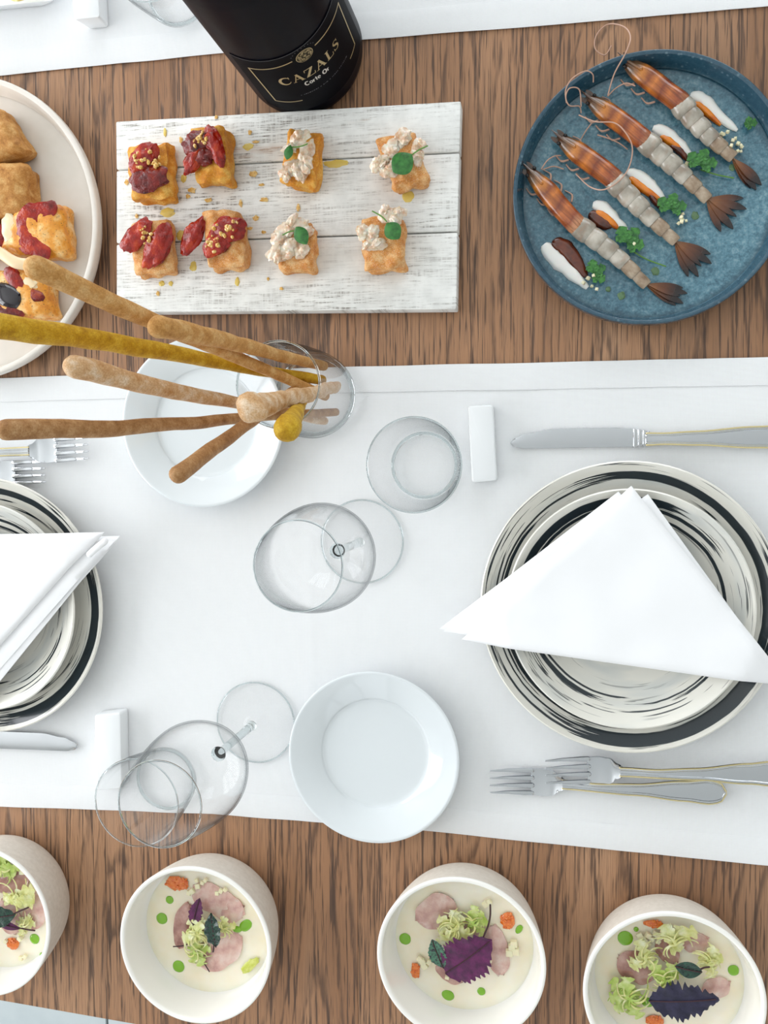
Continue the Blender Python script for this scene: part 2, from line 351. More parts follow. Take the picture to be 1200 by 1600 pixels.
def tag(o, label, cat, group=None, kind=None):
    o['label'] = label; o['category'] = cat
    if group: o['group'] = group
    if kind: o['kind'] = kind
    return o

def obj(name, VF, mat, parent=None, loc=(0, 0, 0), rz=0.0, smooth=True, sharp=42):
    V, F = VF
    me = bpy.data.meshes.new(name); me.from_pydata([tuple(v) for v in V], [], F); me.update()
    bm = bmesh.new(); bm.from_mesh(me); bmesh.ops.recalc_face_normals(bm, faces=bm.faces); bm.to_mesh(me); bm.free()
    if smooth:
        me.shade_smooth(); me.set_sharp_from_angle(angle=math.radians(sharp))
    me.materials.append(M[mat] if isinstance(mat, str) else mat)
    o = bpy.data.objects.new(name, me); COL.objects.link(o); o.location = loc; o.rotation_euler = (0, 0, rz)
    if parent: o.parent = parent
    return o

def join(*parts):
    V, F = [], []
    for v, f in parts:
        k = len(V); V += list(v); F += [tuple(i + k for i in q) for q in f]
    return V, F

def shift(VF, d): return [Vector(v) + Vector(d) for v in VF[0]], VF[1]

def lathe(prof, n=64):
    V, F = [], []
    rows = []
    for r, z in prof:
        if r < 1e-6: rows.append([len(V)]); V.append(Vector((0, 0, z)))
        else:
            rows.append(list(range(len(V), len(V) + n)))
            for i in range(n): V.append(Vector((r * math.cos(2 * PI * i / n), r * math.sin(2 * PI * i / n), z)))
    for a, b in zip(rows, rows[1:]):
        for i in range(n):
            j = (i + 1) % n
            if len(a) == 1 and len(b) == 1: break
            if len(a) == 1: F.append((a[0], b[j], b[i]))
            elif len(b) == 1: F.append((a[i], a[j], b[0]))
            else: F.append((a[i], a[j], b[j], b[i]))
    return V, F

def smooth_prof(pts, sub=6):
    """Catmull-Rom through profile points"""
    out = []
    for i in range(len(pts) - 1):
        p0, p1, p2, p3 = pts[max(i - 1, 0)], pts[i], pts[i + 1], pts[min(i + 2, len(pts) - 1)]
        for k in range(sub):
            t = k / sub
            out.append(tuple(0.5 * (2 * p1[c] + (p2[c] - p0[c]) * t + (2 * p0[c] - 5 * p1[c] + 4 * p2[c] - p3[c]) * t * t + (3 * p1[c] - p0[c] - 3 * p2[c] + p3[c]) * t ** 3) for c in range(len(p1))))
    out.append(tuple(pts[-1])); return out

def curve(pts, sub=6): return [Vector(p) for p in smooth_prof([tuple(p) for p in pts], sub)]

def tube(pts, rad, n=8, squash=1.0, up=None, rnoise=0.0, seed=0, round_ends=True):
    pts = [Vector(p) for p in pts]; N = len(pts)
    rads = [rad] * N if not hasattr(rad, '__len__') else list(rad)
    if round_ends:
        d0 = (pts[0] - pts[1]).normalized(); d1 = (pts[-1] - pts[-2]).normalized()
        pre, post = [], []
        for a in (80, 50, 22):
            c, s = math.cos(math.radians(a)), math.sin(math.radians(a))
            pre.append((pts[0] + d0 * rads[0] * s, rads[0] * c))
        for a in (22, 50, 80):
            c, s = math.cos(math.radians(a)), math.sin(math.radians(a))
            post.append((pts[-1] + d1 * rads[-1] * s, rads[-1] * c))
        pts = [p for p, _ in pre] + pts + [p for p, _ in post]
        rads = [r for _, r in pre] + rads + [r for _, r in post]; N = len(pts)
    V, F = [], []
    ref = Vector(up) if up else Vector((0, 0, 1))
    for i, p in enumerate(pts):
        d = (pts[min(i + 1, N - 1)] - pts[max(i - 1, 0)])
        d = d.normalized() if d.length > 1e-9 else Vector((1, 0, 0))
        u = ref - d * ref.dot(d)
        if u.length < 1e-3: u = Vector((1, 0, 0)) - d * d.x
        u.normalize(); s = d.cross(u)
        if not up: ref = u
        for k in range(n):
            a = 2 * PI * k / n; r = rads[i]
            if rnoise: r *= 1 + rnoise * noise.noise(Vector((p.x * 60 + math.cos(a) * .8, p.y * 60 + math.sin(a) * .8, p.z * 60 + seed)))
            V.append(p + s * (math.cos(a) * r) + u * (math.sin(a) * r * squash))
    for i in range(N - 1):
        for k in range(n):
            j = (k + 1) % n; F.append((i * n + k, i * n + j, (i + 1) * n + j, (i + 1) * n + k))
    F.append(tuple(range(n))); F.append(tuple((N - 1) * n + k for k in range(n)))
    return V, F

_ico = {}
def ico(sub):
    if sub not in _ico:
        bm = bmesh.new(); bmesh.ops.create_icosphere(bm, subdivisions=sub, radius=1.0)
        _ico[sub] = ([v.co.copy() for v in bm.verts], [tuple(v.index for v in f.verts) for f in bm.faces]); bm.free()
    return _ico[sub]

def blob(c, rx, ry, rz, ang=0.0, amp=0.12, freq=1.6, seed=0, sub=3, flat=False):
    V0, F = ico(sub); V = []; ca, sa = math.cos(ang), math.sin(ang)
    for v in V0:
        k = 1 + amp * noise.noise(v * freq + Vector((seed * 7.3, seed * 3.1, seed))) + amp * 0.4 * noise.noise(v * freq * 2.7 + Vector((seed, seed * 5, 2)))
        x, y, z = v.x * rx * k, v.y * ry * k, v.z * rz * k
        if flat and z < 0: z *= 0.15
        V.append(Vector((c[0] + x * ca - y * sa, c[1] + x * sa + y * ca, c[2] + z)))
    return V, list(F)

def gridsolid(fn, nu, nv, th, closed=False):
    """sheet fn(u,v) with thickness th downwards along its normal"""
    top = [[Vector(fn(i / (nu - 1), j / (nv - 1))) for j in range(nv)] for i in range(nu)]
    V, F = [], []
    def nrm(i, j):
        a = top[min(i + 1, nu - 1)][j] - top[max(i - 1, 0)][j]; b = top[i][min(j + 1, nv - 1)] - top[i][max(j - 1, 0)]
        c = a.cross(b); return c.normalized() if c.length > 1e-12 else Vector((0, 0, 1))
    for i in range(nu):
        for j in range(nv): V.append(top[i][j])
    K = nu * nv
    for i in range(nu):
        for j in range(nv): V.append(top[i][j] - nrm(i, j) * th)
    ix = lambda i, j: i * nv + j
    for i in range(nu - 1):
        for j in range(nv - 1):
            F.append((ix(i, j), ix(i + 1, j), ix(i + 1, j + 1), ix(i, j + 1)))
            F.append((K + ix(i, j), K + ix(i, j + 1), K + ix(i + 1, j + 1), K + ix(i + 1, j)))
    for i in range(nu - 1):
        F.append((ix(i, 0), K + ix(i, 0), K + ix(i + 1, 0), ix(i + 1, 0))); F.append((ix(i, nv - 1), ix(i + 1, nv - 1), K + ix(i + 1, nv - 1), K + ix(i, nv - 1)))
    for j in range(nv - 1):
        F.append((ix(0, j), ix(0, j + 1), K + ix(0, j + 1), K + ix(0, j))); F.append((ix(nu - 1, j), K + ix(nu - 1, j), K + ix(nu - 1, j + 1), ix(nu - 1, j + 1)))
    return V, F

def prism(poly, z0, z1, bev=0.0):
    """extruded polygon, top edge chamfered by bev"""
    n = len(poly); poly = [Vector((p[0], p[1], 0)) for p in poly]
    area = sum(poly[i].x * poly[(i + 1) % n].y - poly[(i + 1) % n].x * poly[i].y for i in range(n))
    if area < 0: poly.reverse()
    def inset(d):
        out = []
        for i in range(n):
            a, b, c = poly[i - 1], poly[i], poly[(i + 1) % n]
            e1, e2 = (b - a).normalized(), (c - b).normalized()
            n1, n2 = Vector((-e1.y, e1.x, 0)), Vector((-e2.y, e2.x, 0))
            m = (n1 + n2); m = m.normalized() if m.length > 1e-6 else n1
            out.append(b + m * (d / max(0.4, m.dot(n1))))
        return out
    rows = [(poly, z0)] + ([(poly, z1 - bev), ([p * 0.7 + q * 0.3 for p, q in zip(poly, inset(bev))], z1 - bev * 0.3), (inset(bev), z1)] if bev else [(poly, z1)])
    V, F = [], []
    for pl, z in rows: V += [Vector((p.x, p.y, z)) for p in pl]
    for k in range(len(rows) - 1):
        for i in range(n):
            j = (i + 1) % n; F.append((k * n + i, k * n + j, (k + 1) * n + j, (k + 1) * n + i))
    F.append(tuple(reversed(range(n)))); F.append(tuple(range((len(rows) - 1) * n, len(rows) * n)))
    return V, F

def roundpoly(pts, r, k=4):
    out = []; n = len(pts)
    for i in range(n):
        a, b, c = Vector(pts[i - 1][:2]), Vector(pts[i][:2]), Vector(pts[(i + 1) % n][:2])
        p, q = b + (a - b).normalized() * r, b + (c - b).normalized() * r
        for t in range(k + 1):
            s = t / k; out.append(p * (1 - s) ** 2 + b * 2 * s * (1 - s) + q * s * s)
    return out

def crust(quad, h, seed, rad=0.0035, amp=0.0012, puff=0.002, cuts=11):
    """bumpy block over four local (x,y) corners TL,TR,BR,BL"""
    q = [Vector((p[0], p[1], 0)) for p in quad]
    bm = bmesh.new(); bmesh.ops.create_cube(bm, size=2.0); bmesh.ops.subdivide_edges(bm, edges=bm.edges[:], cuts=cuts, use_grid_fill=True)
    lx = (q[1] - q[0]).length / 2; ly = (q[3] - q[0]).length / 2
    V = []
    for v in bm.verts:
        x, y, z = v.co.x * lx, v.co.y * ly, (v.co.z) * h / 2
        hx, hy, hz = lx - rad, ly - rad, h / 2 - rad
        c = Vector((max(-hx, min(hx, x)), max(-hy, min(hy, y)), max(-hz, min(hz, z)))); d = Vector((x, y, z)) - c
        if d.length > 1e-9: d = d.normalized() * min(d.length, rad); 
        p = c + d
        u, w_ = (p.x / lx + 1) / 2, (1 - p.y / ly) / 2
        b = (q[0] * (1 - u) + q[1] * u) * (1 - w_) + (q[3] * (1 - u) + q[2] * u) * w_
        zz = p.z + h / 2
        top = max(0.0, p.z / (h / 2))
        zz += top * puff * (1 - (2 * u - 1) ** 4) * (1 - (2 * w_ - 1) ** 4)
        nn = Vector((b.x * 90, b.y * 90, zz * 120 + seed * 5))
        zz += amp * top * noise.noise(nn * 1.3)
        b = b + Vector((noise.noise(nn + Vector((9, 0, 0))), noise.noise(nn + Vector((0, 9, 0))), 0)) * amp * 1.2
        V.append(Vector((b.x, b.y, max(0.0, zz))))
    F = [tuple(v.index for v in f.verts) for f in bm.faces]; bm.free()
    return V, F

def puddle(center, half_w, length_pts=None, h=0.0015, n=10):
    """soft dome along a centreline: pts and half widths"""
    pts = [Vector(p) for p in length_pts]; N = len(pts); V, F = [], []
    for i, p in enumerate(pts):
        d = (pts[min(i + 1, N - 1)] - pts[max(i - 1, 0)]).normalized(); s = Vector((-d.y, d.x, 0))
        for k in range(n + 1):
            a = -1 + 2 * k / n
            V.append(p + s * (a * half_w[i]) + Vector((0, 0, h * math.sqrt(max(0, 1 - a * a)) * min(1.0, half_w[i] / max(half_w) + 0.1))))
        V.append(p - Vector((0, 0, 0.0003)))
    m = n + 2
    for i in range(N - 1):
        for k in range(m): F.append((i * m + k, i * m + (k + 1) % m, (i + 1) * m + (k + 1) % m, (i + 1) * m + k))
    F.append(tuple(range(m))); F.append(tuple((N - 1) * m + k for k in range(m)))
    return V, F

def leaf(L, W, serr=0.0, nserr=9, curl=0.0, bend=0.0, peak=0.45, th=0.00035, ruffle=0.0, nu=29, nv=9, seed=0, vein=0.0):
    def fn(u, v):
        s = v * 2 - 1
        wd = W * (math.sin(PI * u ** (math.log(0.5) / math.log(peak))) ** 0.75 if 0 < u < 1 else 0.0)
        wd = max(wd, W * 0.02)
        sd = 3.1 if s > 0 else 8.7
        uu = u * nserr + 0.5 * noise.noise(Vector((u * 5, sd, seed)))
        k = 1 + serr * (abs((uu % 1) - 0.5) * 2 - 0.5) * (1 + noise.noise(Vector((u * 7, sd, seed + 3)))) * (1.0 if abs(s) > 0.9 else 0.5 if abs(s) > .7 else 0)
        if serr: k *= 1 + 0.16 * noise.noise(Vector((u * 4, sd, seed + 8)))
        x = L * u; y = s * wd * k
        z = curl * (abs(s) ** 1.6) * wd + bend * L * (4 * u * (1 - u)) + ruffle * math.sin(u * 23 + s * 2 + seed) * abs(s) ** 2
        z += vein * abs(math.sin((u * 8 - abs(s) * 1.6) * PI)) * (1 - abs(s)) ** 0.3
        return (x, y, z)
    return gridsolid(fn, nu, nv, th)

def xf(VF, loc=(0, 0, 0), rz=0.0, rx=0.0, ry=0.0):
    mtx = Matrix.Translation(Vector(loc)) @ Matrix.Rotation(rz, 4, 'Z') @ Matrix.Rotation(ry, 4, 'Y') @ Matrix.Rotation(rx, 4, 'X')
    return [mtx @ Vector(v) for v in VF[0]], VF[1]

def at(px, py, z, org): return P(px, py, z) - Vector(org)

# ================================================================== STRUCTURE
FLOOR_Z = -0.76
CLOTH = 0.0016
fl = tag(obj('floor', prism([(RX0, RY0), (RX1, RY0), (RX1, RY1), (RX0, RY1)], -0.02, -0.004), 'grout', loc=(0, 0, FLOOR_Z), smooth=False), 'pale grey tiled floor below the table edge', 'floor', kind='structure')
j = P(167, 1590, FLOOR_Z); TS = 0.60; first_tile = None
for iy in range(-4, 6):
    for ix in range(-4, 6):
        cx, cy = j.x + (ix + .5) * TS, j.y + 0.22 + (iy + .5) * TS
        if not (RX0 - .1 < cx - .3 and cx + .3 < RX1 + .1 and RY0 - .1 < cy - .3 and cy + .3 < RY1 + .1): continue
        if first_tile is None:
            first_tile = obj('tile', prism([(-.2975, -.2975), (.2975, -.2975), (.2975, .2975), (-.2975, .2975)], -0.004, 0, 0.0012), 'tile', fl, (cx, cy, 0), smooth=False)
        else:
            o = first_tile.copy(); COL.objects.link(o); o.parent = fl; o.location = (cx, cy, 0)

M['wall'] = mottled('warm_white_plaster', [(0.3, '#d2d0cb'), (0.7, '#dbd9d5')], 4, 3, rough=0.9)
M['ceil'] = plain('white_ceiling_paint', '#e6e6e3', rough=0.9)
M['frame'] = plain('dark_window_frame', '#4a4743', rough=0.5)
def cuboid(x0, x1, y0, y1, z0, z1): return prism([(x0, y0), (x1, y0), (x1, y1), (x0, y1)], z0, z1)
tag(obj('ceiling', cuboid(RX0 - .15, RX1 + .15, RY0 - .15, RY1 + .15, RZ, RZ + .05), 'ceil', smooth=False), 'white painted ceiling over the dining table', 'ceiling', kind='structure')
def wall(side, op):
    lo, hi = (RY0, RY1) if side in ('left', 'right') else (RX0, RX1)
    pieces = [(lo, hi, FLOOR_Z, RZ)] if not op else [(lo, op[1], FLOOR_Z, RZ), (op[2], hi, FLOOR_Z, RZ), (op[1], op[2], FLOOR_Z, op[3]), (op[1], op[2], op[4], RZ)]
    bx = {'left': lambda a, b, c, d: cuboid(RX0 - .12, RX0, a, b, c, d), 'right': lambda a, b, c, d: cuboid(RX1, RX1 + .12, a, b, c, d), 'far': lambda a, b, c, d: cuboid(a, b, RY1, RY1 + .12, c, d), 'near': lambda a, b, c, d: cuboid(a, b, RY0 - .12, RY0, c, d)}[side]
    tag(obj('wall_' + side, join(*[bx(*p) for p in pieces]), 'wall', smooth=False), 'warm white plaster wall on the ' + side + ' side of the room', 'wall', kind='structure')
    if op:
        _, a, b, z0, z1 = op[:5]; f = .05
        t = thing('window_%d' % (1 + [q[0] for q in WINDOWS].index(side)), 'tall dark framed window in the ' + side + ' wall', 'window', kind='structure')
        bx2 = {'left': lambda p, q, c, d: cuboid(RX0 - .06, RX0 - .01, p, q, c, d), 'far': lambda p, q, c, d: cuboid(p, q, RY1 + .01, RY1 + .06, c, d), 'near': lambda p, q, c, d: cuboid(p, q, RY0 - .06, RY0 - .01, c, d)}[side]
        obj('window_frame', join(bx2(a, a + f, z0, z1), bx2(b - f, b, z0, z1), bx2(a + f, b - f, z0, z0 + f), bx2(a + f, b - f, z1 - f, z1)), 'frame', t, smooth=False)
        for k in range(1, 4): m_ = a + (b - a) * k / 4; obj('mullion', bx2(m_ - .025, m_ + .025, z0 + f, z1 - f), 'frame', t, smooth=False)
for side in ('left', 'right', 'far', 'near'): wall(side, next((q for q in WINDOWS if q[0] == side), None))

# ================================================================== TABLE
tb = thing('table', 'long oak table of wide weathered planks under the whole meal', 'table', (0, 0, 0))
e0, e1 = P(0, 1563), P(210, 1600)
def edge_y(x): return e0.y + (e1.y - e0.y) / (e1.x - e0.x) * (x - e0.x)
TOPY = 0.95
cuts_px = [(-640, 800), (-230, 800), (166, 1400), (557, 1000), (1041, 530), (1450, 800)]
xs = [P(a, b).x for a, b in cuts_px]
for x0, x1 in zip(xs, xs[1:]):
    g = 0.0001
    cx = (x0 + x1) / 2
    poly = [(x0 + g - cx, edge_y(x0)), (x1 - g - cx, edge_y(x1)), (x1 - g - cx, TOPY), (x0 + g - cx, TOPY)]
    obj('plank', prism(poly, -0.038, 0.0, 0.0003), 'oak', tb, (cx, 0, 0), smooth=False)
X0, X1 = xs[0], xs[-1]
obj('under_frame', prism([(X0 + .06, edge_y(X0) + .16), (X1 - .06, edge_y(X1) + .14), (X1 - .06, TOPY - .08), (X0 + .06, TOPY - .08)], -0.058, -0.0385), 'joint', tb, smooth=False)
for lx, ly in ((X0 + .1, edge_y(X0) + .2), (X1 - .1, edge_y(X1) + .2), (X0 + .1, TOPY - .12), (X1 - .1, TOPY - .12)):
    obj('leg', prism(roundpoly([(-.035, -.035), (.035, -.035), (.035, .035), (-.035, .035)], .006), FLOOR_Z, -0.058), 'steel_leg', tb, (lx, ly, 0), smooth=False)

def runner(label, lo, hi, xa, xb, hems):
    """cloth between two edge polylines given as functions of x"""
    t = thing('table_runner', label, 'table runner', (0, 0, 0), group='white linen runners')
    def fn(u, v):
        x = xa + (xb - xa) * u; y0, y1 = lo(x), hi(x); y = y0 + (y1 - y0) * v
        z = CLOTH + 0.0003 * noise.noise(Vector((x * 14, y * 9, 3))) - 0.0002
        z += 0.0004 * math.exp(-((x - P(485, 900).x) / 0.0018) ** 2)
        return (x, y, max(0.0008, z))
    obj('cloth', gridsolid(fn, 300, 60, 0.0007), 'linen', t)
    for which in hems:
        f = lo if which == 'lo' else hi; s = 1 if which == 'lo' else -1
        def hf(u, v):
            x = xa + (xb - xa) * u; y = f(x) + s * (0.0235 * v - 0.0004)
            return (x, y if s > 0 else y, CLOTH + 0.0006 - 0.0004 * (abs(v * 2 - 1)) ** 6 + 0.0002 * noise.noise(Vector((x * 30, v, 1))))
        obj('hem', gridsolid(hf, 240, 7, 0.0004), 'linen', t)
    return t

def line_fn(pts):
    w_ = [P(*p, CLOTH) for p in pts]
    def f(x):
        if x <= w_[0].x: a, b = w_[0], w_[1]
        else:
            for a, b in zip(w_, w_[1:]):
                if x <= b.x: break
        return a.y + (b.y - a.y) / (b.x - a.x) * (x - a.x) + 0.0006 * noise.noise(Vector((x * 22, 1.5, 4)))
    return f
runner('wide white linen runner across the middle, under plates and glasses', line_fn([(0, 1260), (330, 1271), (640, 1295), (1200, 1352)]),
       line_fn([(0, 592), (500, 575), (1200, 559)]), X0 + 0.02, X1 - 0.02, ('lo', 'hi'))
runner('white linen runner at the far side, behind the dark bottle', line_fn([(0, 118), (300, 87), (570, 61), (900, 35), (1200, 9)]),
       lambda x: 0.86, X0 + 0.02, X1 - 0.02, ('lo',))

# ================================================================== CHARGERS, PLATES, NAPKINS
def plate_prof(R, h, foot, flat, th=0.0035, lip=0.0):
    """closed coupe profile"""
    top = [(0, 0.0045), (flat * 0.6, 0.0045), (flat, 0.0055), (flat + (R - flat) * .35, 0.0055 + (h - .0055) * .22), (flat + (R - flat) * .7, 0.0055 + (h - .0055) * .6), (R - .0012, h - 0.0003)]
    bot = [(R, h - 0.0012), (R - .0016, h - th), (flat + (R - flat) * .65, 0.0025 + (h - th) * .45), (flat + 0.004, 0.0028), (foot, 0.0022)]
    return smooth_prof(top, 5) + smooth_prof(bot, 4) + [(foot, 0.0), (foot - 0.004, 0.0), (foot - 0.005, 0.002), (0, 0.002)]

ZP = CLOTH + 0.0005
def place_setting(cx_px, cy_px, rot, where):
    c = P(cx_px, cy_px, ZP + 0.020); c.z = ZP
    big = obj('dinner_plate', lathe(plate_prof(0.126, 0.020, 0.075, 0.088), 96), 'plate_big', loc=c, rz=rot)
    tag(big, 'large plate brushed with dark concentric strokes, lowest plate of the ' + where + ' place setting', 'plate', 'striped dinner plates')
    c2 = Vector((c.x, c.y, c.z + 0.0056))
    sm = obj('salad_plate', lathe(plate_prof(0.1025, 0.024, 0.060, 0.062), 96), 'plate_small', loc=c2, rz=rot * 0.6)
    tag(sm, 'smaller striped plate under the napkin at the ' + where + ' place setting', 'plate', 'striped salad plates')
    return c
place_setting(981, 950, 0.0, 'right')
place_setting(-26, 946, 0.5, 'left')

def napkin_layer(name, tri, z, th, parent, org, soft=0.006, n=46, droop=None, skew=0.0):
    a, b, c = [at(p[0], p[1], z, org) for p in tri]; a.z = b.z = c.z = 0
    V, F = [], []
    idx = {}
    ha = [((b - a).cross(c - a)).length / (e1_ - e2_).length for e1_, e2_ in ((b, c), (a, c), (a, b))]
    for s in (1, 0):
        for i in range(n + 1):
            for k in range(n + 1 - i):
                u, v = i / n, k / n; w_ = 1 - u - v
                p = a * u + b * v + c * w_
                d = min(u * ha[0], v * ha[1], w_ * ha[2])
                prof = max(0.3, math.sqrt(max(0.0, 1 - max(0.0, 1 - d / soft) ** 2)))
                zz = z - org.z + (th * (0.5 + 0.5 * prof) if s else th * (0.5 - 0.5 * prof))
                if droop: zz += droop(p + org)
                if s: zz += 0.0012 * noise.noise(Vector((p.x * 26, p.y * 26, z * 50))) * prof
                idx[s, i, k] = len(V); V.append(Vector((p.x, p.y, zz)))
    for s in (1, 0):
        for i in range(n):
            for k in range(n - i):
                F.append((idx[s, i, k], idx[s, i + 1, k], idx[s, i, k + 1]))
                if k < n - i - 1: F.append((idx[s, i + 1, k], idx[s, i + 1, k + 1], idx[s, i, k + 1]))
    ring = [(i, 0) for i in range(n)] + [(n - i, i) for i in range(n)] + [(0, n - i) for i in range(n)]
    for q, (i, k) in enumerate(ring):
        i2, k2 = ring[(q + 1) % len(ring)]; F.append((idx[1, i, k], idx[1, i2, k2], idx[0, i2, k2], idx[0, i, k]))
    bm = bmesh.new(); vs_ = [bm.verts.new(v) for v in V]
    for f in F: bm.faces.new([vs_[i] for i in f])
    bmesh.ops.remove_doubles(bm, verts=bm.verts, dist=1e-6); bm.verts.index_update()
    VF = ([v.co.copy() for v in bm.verts], [tuple(v.index for v in f.verts) for f in bm.faces]); bm.free()
    return obj(name, VF, 'napkin', parent, sharp=75)

ZN = ZP + 0.030
o = P(950, 950, ZN); tn = thing('napkin', 'white cotton napkin folded to a wide triangle on the right plates', 'napkin', o, group='folded white napkins')
def droop_r(p):
    d = max(0.0, math.hypot(p.x - P(981, 950, ZN).x, p.y - P(981, 950, ZN).y) - 0.105); return -min(0.013, d * 0.30)
napkin_layer('fold', [(684, 986), (966, 768), (1235, 1066)], ZN, 0.0032, tn, o, droop=droop_r)
napkin_layer('fold', [(690, 990), (1012, 772), (1222, 1062)], ZN + 0.0022, 0.0030, tn, o, droop=droop_r)
napkin_layer('fold', [(720, 1002), (986, 759), (1240, 1075)], ZN + 0.0046, 0.0044, tn, o, droop=droop_r)

o = P(0, 930, ZN); tn = thing('napkin', 'white cotton napkin with rolled corner on the left plates, cut by the frame', 'napkin', o, group='folded white napkins')
def droop_l(p):
    d = max(0.0, math.hypot(p.x - P(-26, 946, ZN).x, p.y - P(-26, 946, ZN).y) - 0.105); return -min(0.006, d * 0.2)
napkin_layer('fold', [(184, 838), (-250, 845), (-60, 1140)], ZN, 0.0030, tn, o, droop=droop_l)
napkin_layer('fold', [(176, 846), (-250, 840), (-66, 1122)], ZN + 0.0022, 0.0030, tn, o, droop=droop_l)
napkin_layer('fold', [(160, 832), (-250, 838), (-85, 1105)], ZN + 0.0046, 0.0050, tn, o, droop=droop_l)
a_, b_ = at(140, 866, ZN + .009, o), at(164, 846, ZN + .009, o)
obj('rolled_corner', tube(curve([a_, (a_ + b_) / 2 + Vector((0, 0, .001)), b_], 5), 0.0032, 12, 0.7), 'napkin', tn)

# white side plates
def side_plate(px, py, label):
    zr = 0.019; c = P(px, py, CLOTH + zr); c.z = ZP
    prof = smooth_prof([(0, .004), (.040, .004), (.0495, .0048), (.0525, .0075), (.064, .0135), (.0775, .0188)], 6) + smooth_prof([(.0786, .0184), (.0782, .0172), (.066, .0108), (.053, .004), (.046, .0022)], 4) + [(.044, 0), (.040, 0), (.039, .0018), (0, .0018)]
    return tag(obj('side_plate', lathe(prof, 96), 'porcelain', loc=c), label, 'plate', 'plain white side plates')
side_plate(582, 1184, 'plain white side plate hanging over the near edge of the runner')
side_plate(315, 659, 'plain white side plate beneath the breadsticks')

# large cream plate, left
c = P(-66, 357, 0.024); c.z = 0
prof = smooth_prof([(0, .006), (.128, .006), (.1345, .008), (.1385, .018), (.1405, .0235)], 6) + smooth_prof([(.1435, .0242), (.1456, .0225), (.1450, .014), (.139, .004), (.125, .0005)], 5) + [(.12, 0), (0, 0)]
tag(obj('serving_plate', lathe(prof, 110), 'cream_plate', loc=c), 'large matt cream plate with raised rim at left edge', 'plate')
CREAM_C = c

# ================================================================== FOCACCIA ON THE CREAM PLATE
ZC = 0.0065
def focaccia(name, label, quad_px, h, mat, seed, puff=0.004, group='focaccia pieces on the cream plate', rad=0.006):
    ps = [P(a, b, ZC + h * 0.8) for a, b in quad_px]
    c = sum(ps, Vector()) / 4; c.z = ZC
    t = thing(name, label, 'focaccia', c, group=group)
    obj('crust', crust([p - c for p in ps], h, seed, rad, 0.0022, puff, 13), mat, t)
    return t, c
def on(t, c, px, py, z): return P(px, py, ZC + z) - c
focaccia('focaccia_piece', 'plain brown focaccia chunk, uppermost on the cream plate', [(-48, 170), (4, 168), (46, 238), (-30, 262)], 0.026, 'brown_bread', 3)
focaccia('focaccia_piece', 'plain brown square focaccia, second from the top on the cream plate', [(-50, 258), (44, 256), (46, 338), (-45, 350)], 0.028, 'brown_bread', 6)
t, c = focaccia('focaccia_piece', 'cheesy focaccia square with one red tomato strip, nearest the board', [(22, 330), (101, 318), (108, 404), (2, 396)], 0.027, 'focaccia', 9)
z = 0.0295
pts = [on(t, c, a, b, z) for a, b in ((78, 326), (52, 332), (38, 348), (40, 372), (58, 390), (66, 396))]
V, F = tube(curve(pts, 5), [0.0078] * 5 + [0.0105] * 14 + [0.0085] * 7, 16, 0.22, rnoise=0.55, seed=4); obj('tomato_strip', (V, F), 'tomato', t)
obj('cheese', blob(on(t, c, 18, 360, z - .001), .010, .016, .002, 0.2, .3, 2, 4), 'mozz', t)
obj('cheese', blob(on(t, c, 60, 352, z - .001), .007, .006, .0018, 0.2, .3, 2, 7), 'mozz', t)
t, c = focaccia('focaccia_piece', 'cheesy focaccia square with a black olive half, lowest on the cream plate', [(-30, 420), (70, 426), (84, 494), (-30, 506)], 0.027, 'focaccia', 14)
obj('olive', blob(on(t, c, 12, 462, z), .017, .0115, .0055, -0.5, .1, 1.4, 5), 'olive', t)
obj('tomato_strip', blob(on(t, c, 22, 436, z), .014, .008, .003, -0.9, .25, 1.8, 6), 'tomato', t)
obj('tomato_strip', blob(on(t, c, 8, 486, z - .001), .020, .008, .003, -0.2, .25, 1.8, 8), 'tomato_dark', t)
obj('tomato_strip', blob(on(t, c, 55, 462, z - .001), .010, .006, .003, -0.4, .25, 1.8, 9), 'tomato_dark', t)
obj('cheese', blob(on(t, c, 45, 442, z - .001), .010, .006, .0025, -0.4, .3, 1.8, 2), 'mozz', t)
t, c = focaccia('focaccia_piece', 'small tomato-stained focaccia end tucked between the other squares', [(-40, 352), (6, 350), (10, 388), (-40, 410)], 0.022, 'focaccia', 21)
obj('tomato_strip', blob(on(t, c, -4, 372, .023), .011, .016, .003, 0.2, .3, 1.8, 3), 'tomato', t)
ps = P(8, 405, .047)
V, F = tube(curve([P(-40, 390, .036), P(-5, 392, .040), P(25, 411, .041), P(52, 412, .038)], 6), [.0055] * 19, 12, 0.55, rnoise=.2, seed=3)
tag(obj('cheese_string', (V, F), 'mozz'), 'strip of melted white cheese lying across the two cheesy squares', 'cheese')

# ================================================================== WHITEWASHED BOARD
ZB = 0.020
cor = [P(181, 190, ZB), P(720, 158, ZB), P(713, 483, ZB), P(182, 488, ZB)]
bc = sum(cor, Vector()) / 4; bc.z = 0
bd = thing('serving_board', 'whitewashed rectangular wooden board carrying eight canapes', 'serving board', bc)
g1 = (P(182, 266, ZB), P(718, 238, ZB)); g2 = (P(182, 381, ZB), P(715, 362, ZB))
g = Vector((0, 0.0007, 0))
rows = [(cor[0], cor[1], g1[1] + g, g1[0] + g), (g1[0] - g, g1[1] - g, g2[1] + g, g2[0] + g), (g2[0] - g, g2[1] - g, cor[2], cor[3])]
for q in rows:
    pc = sum(q, Vector()) / 4; pc.z = 0
    obj('plank', prism(roundpoly([(p - pc) for p in q], 0.0016, 3), 0.004, ZB, 0.0009), 'board', bd, pc - bc)
qc = [p - bc for p in cor]
obj('backing', prism([q * 0.985 for q in qc], 0.0, 0.0055), 'joint', bd, smooth=False)

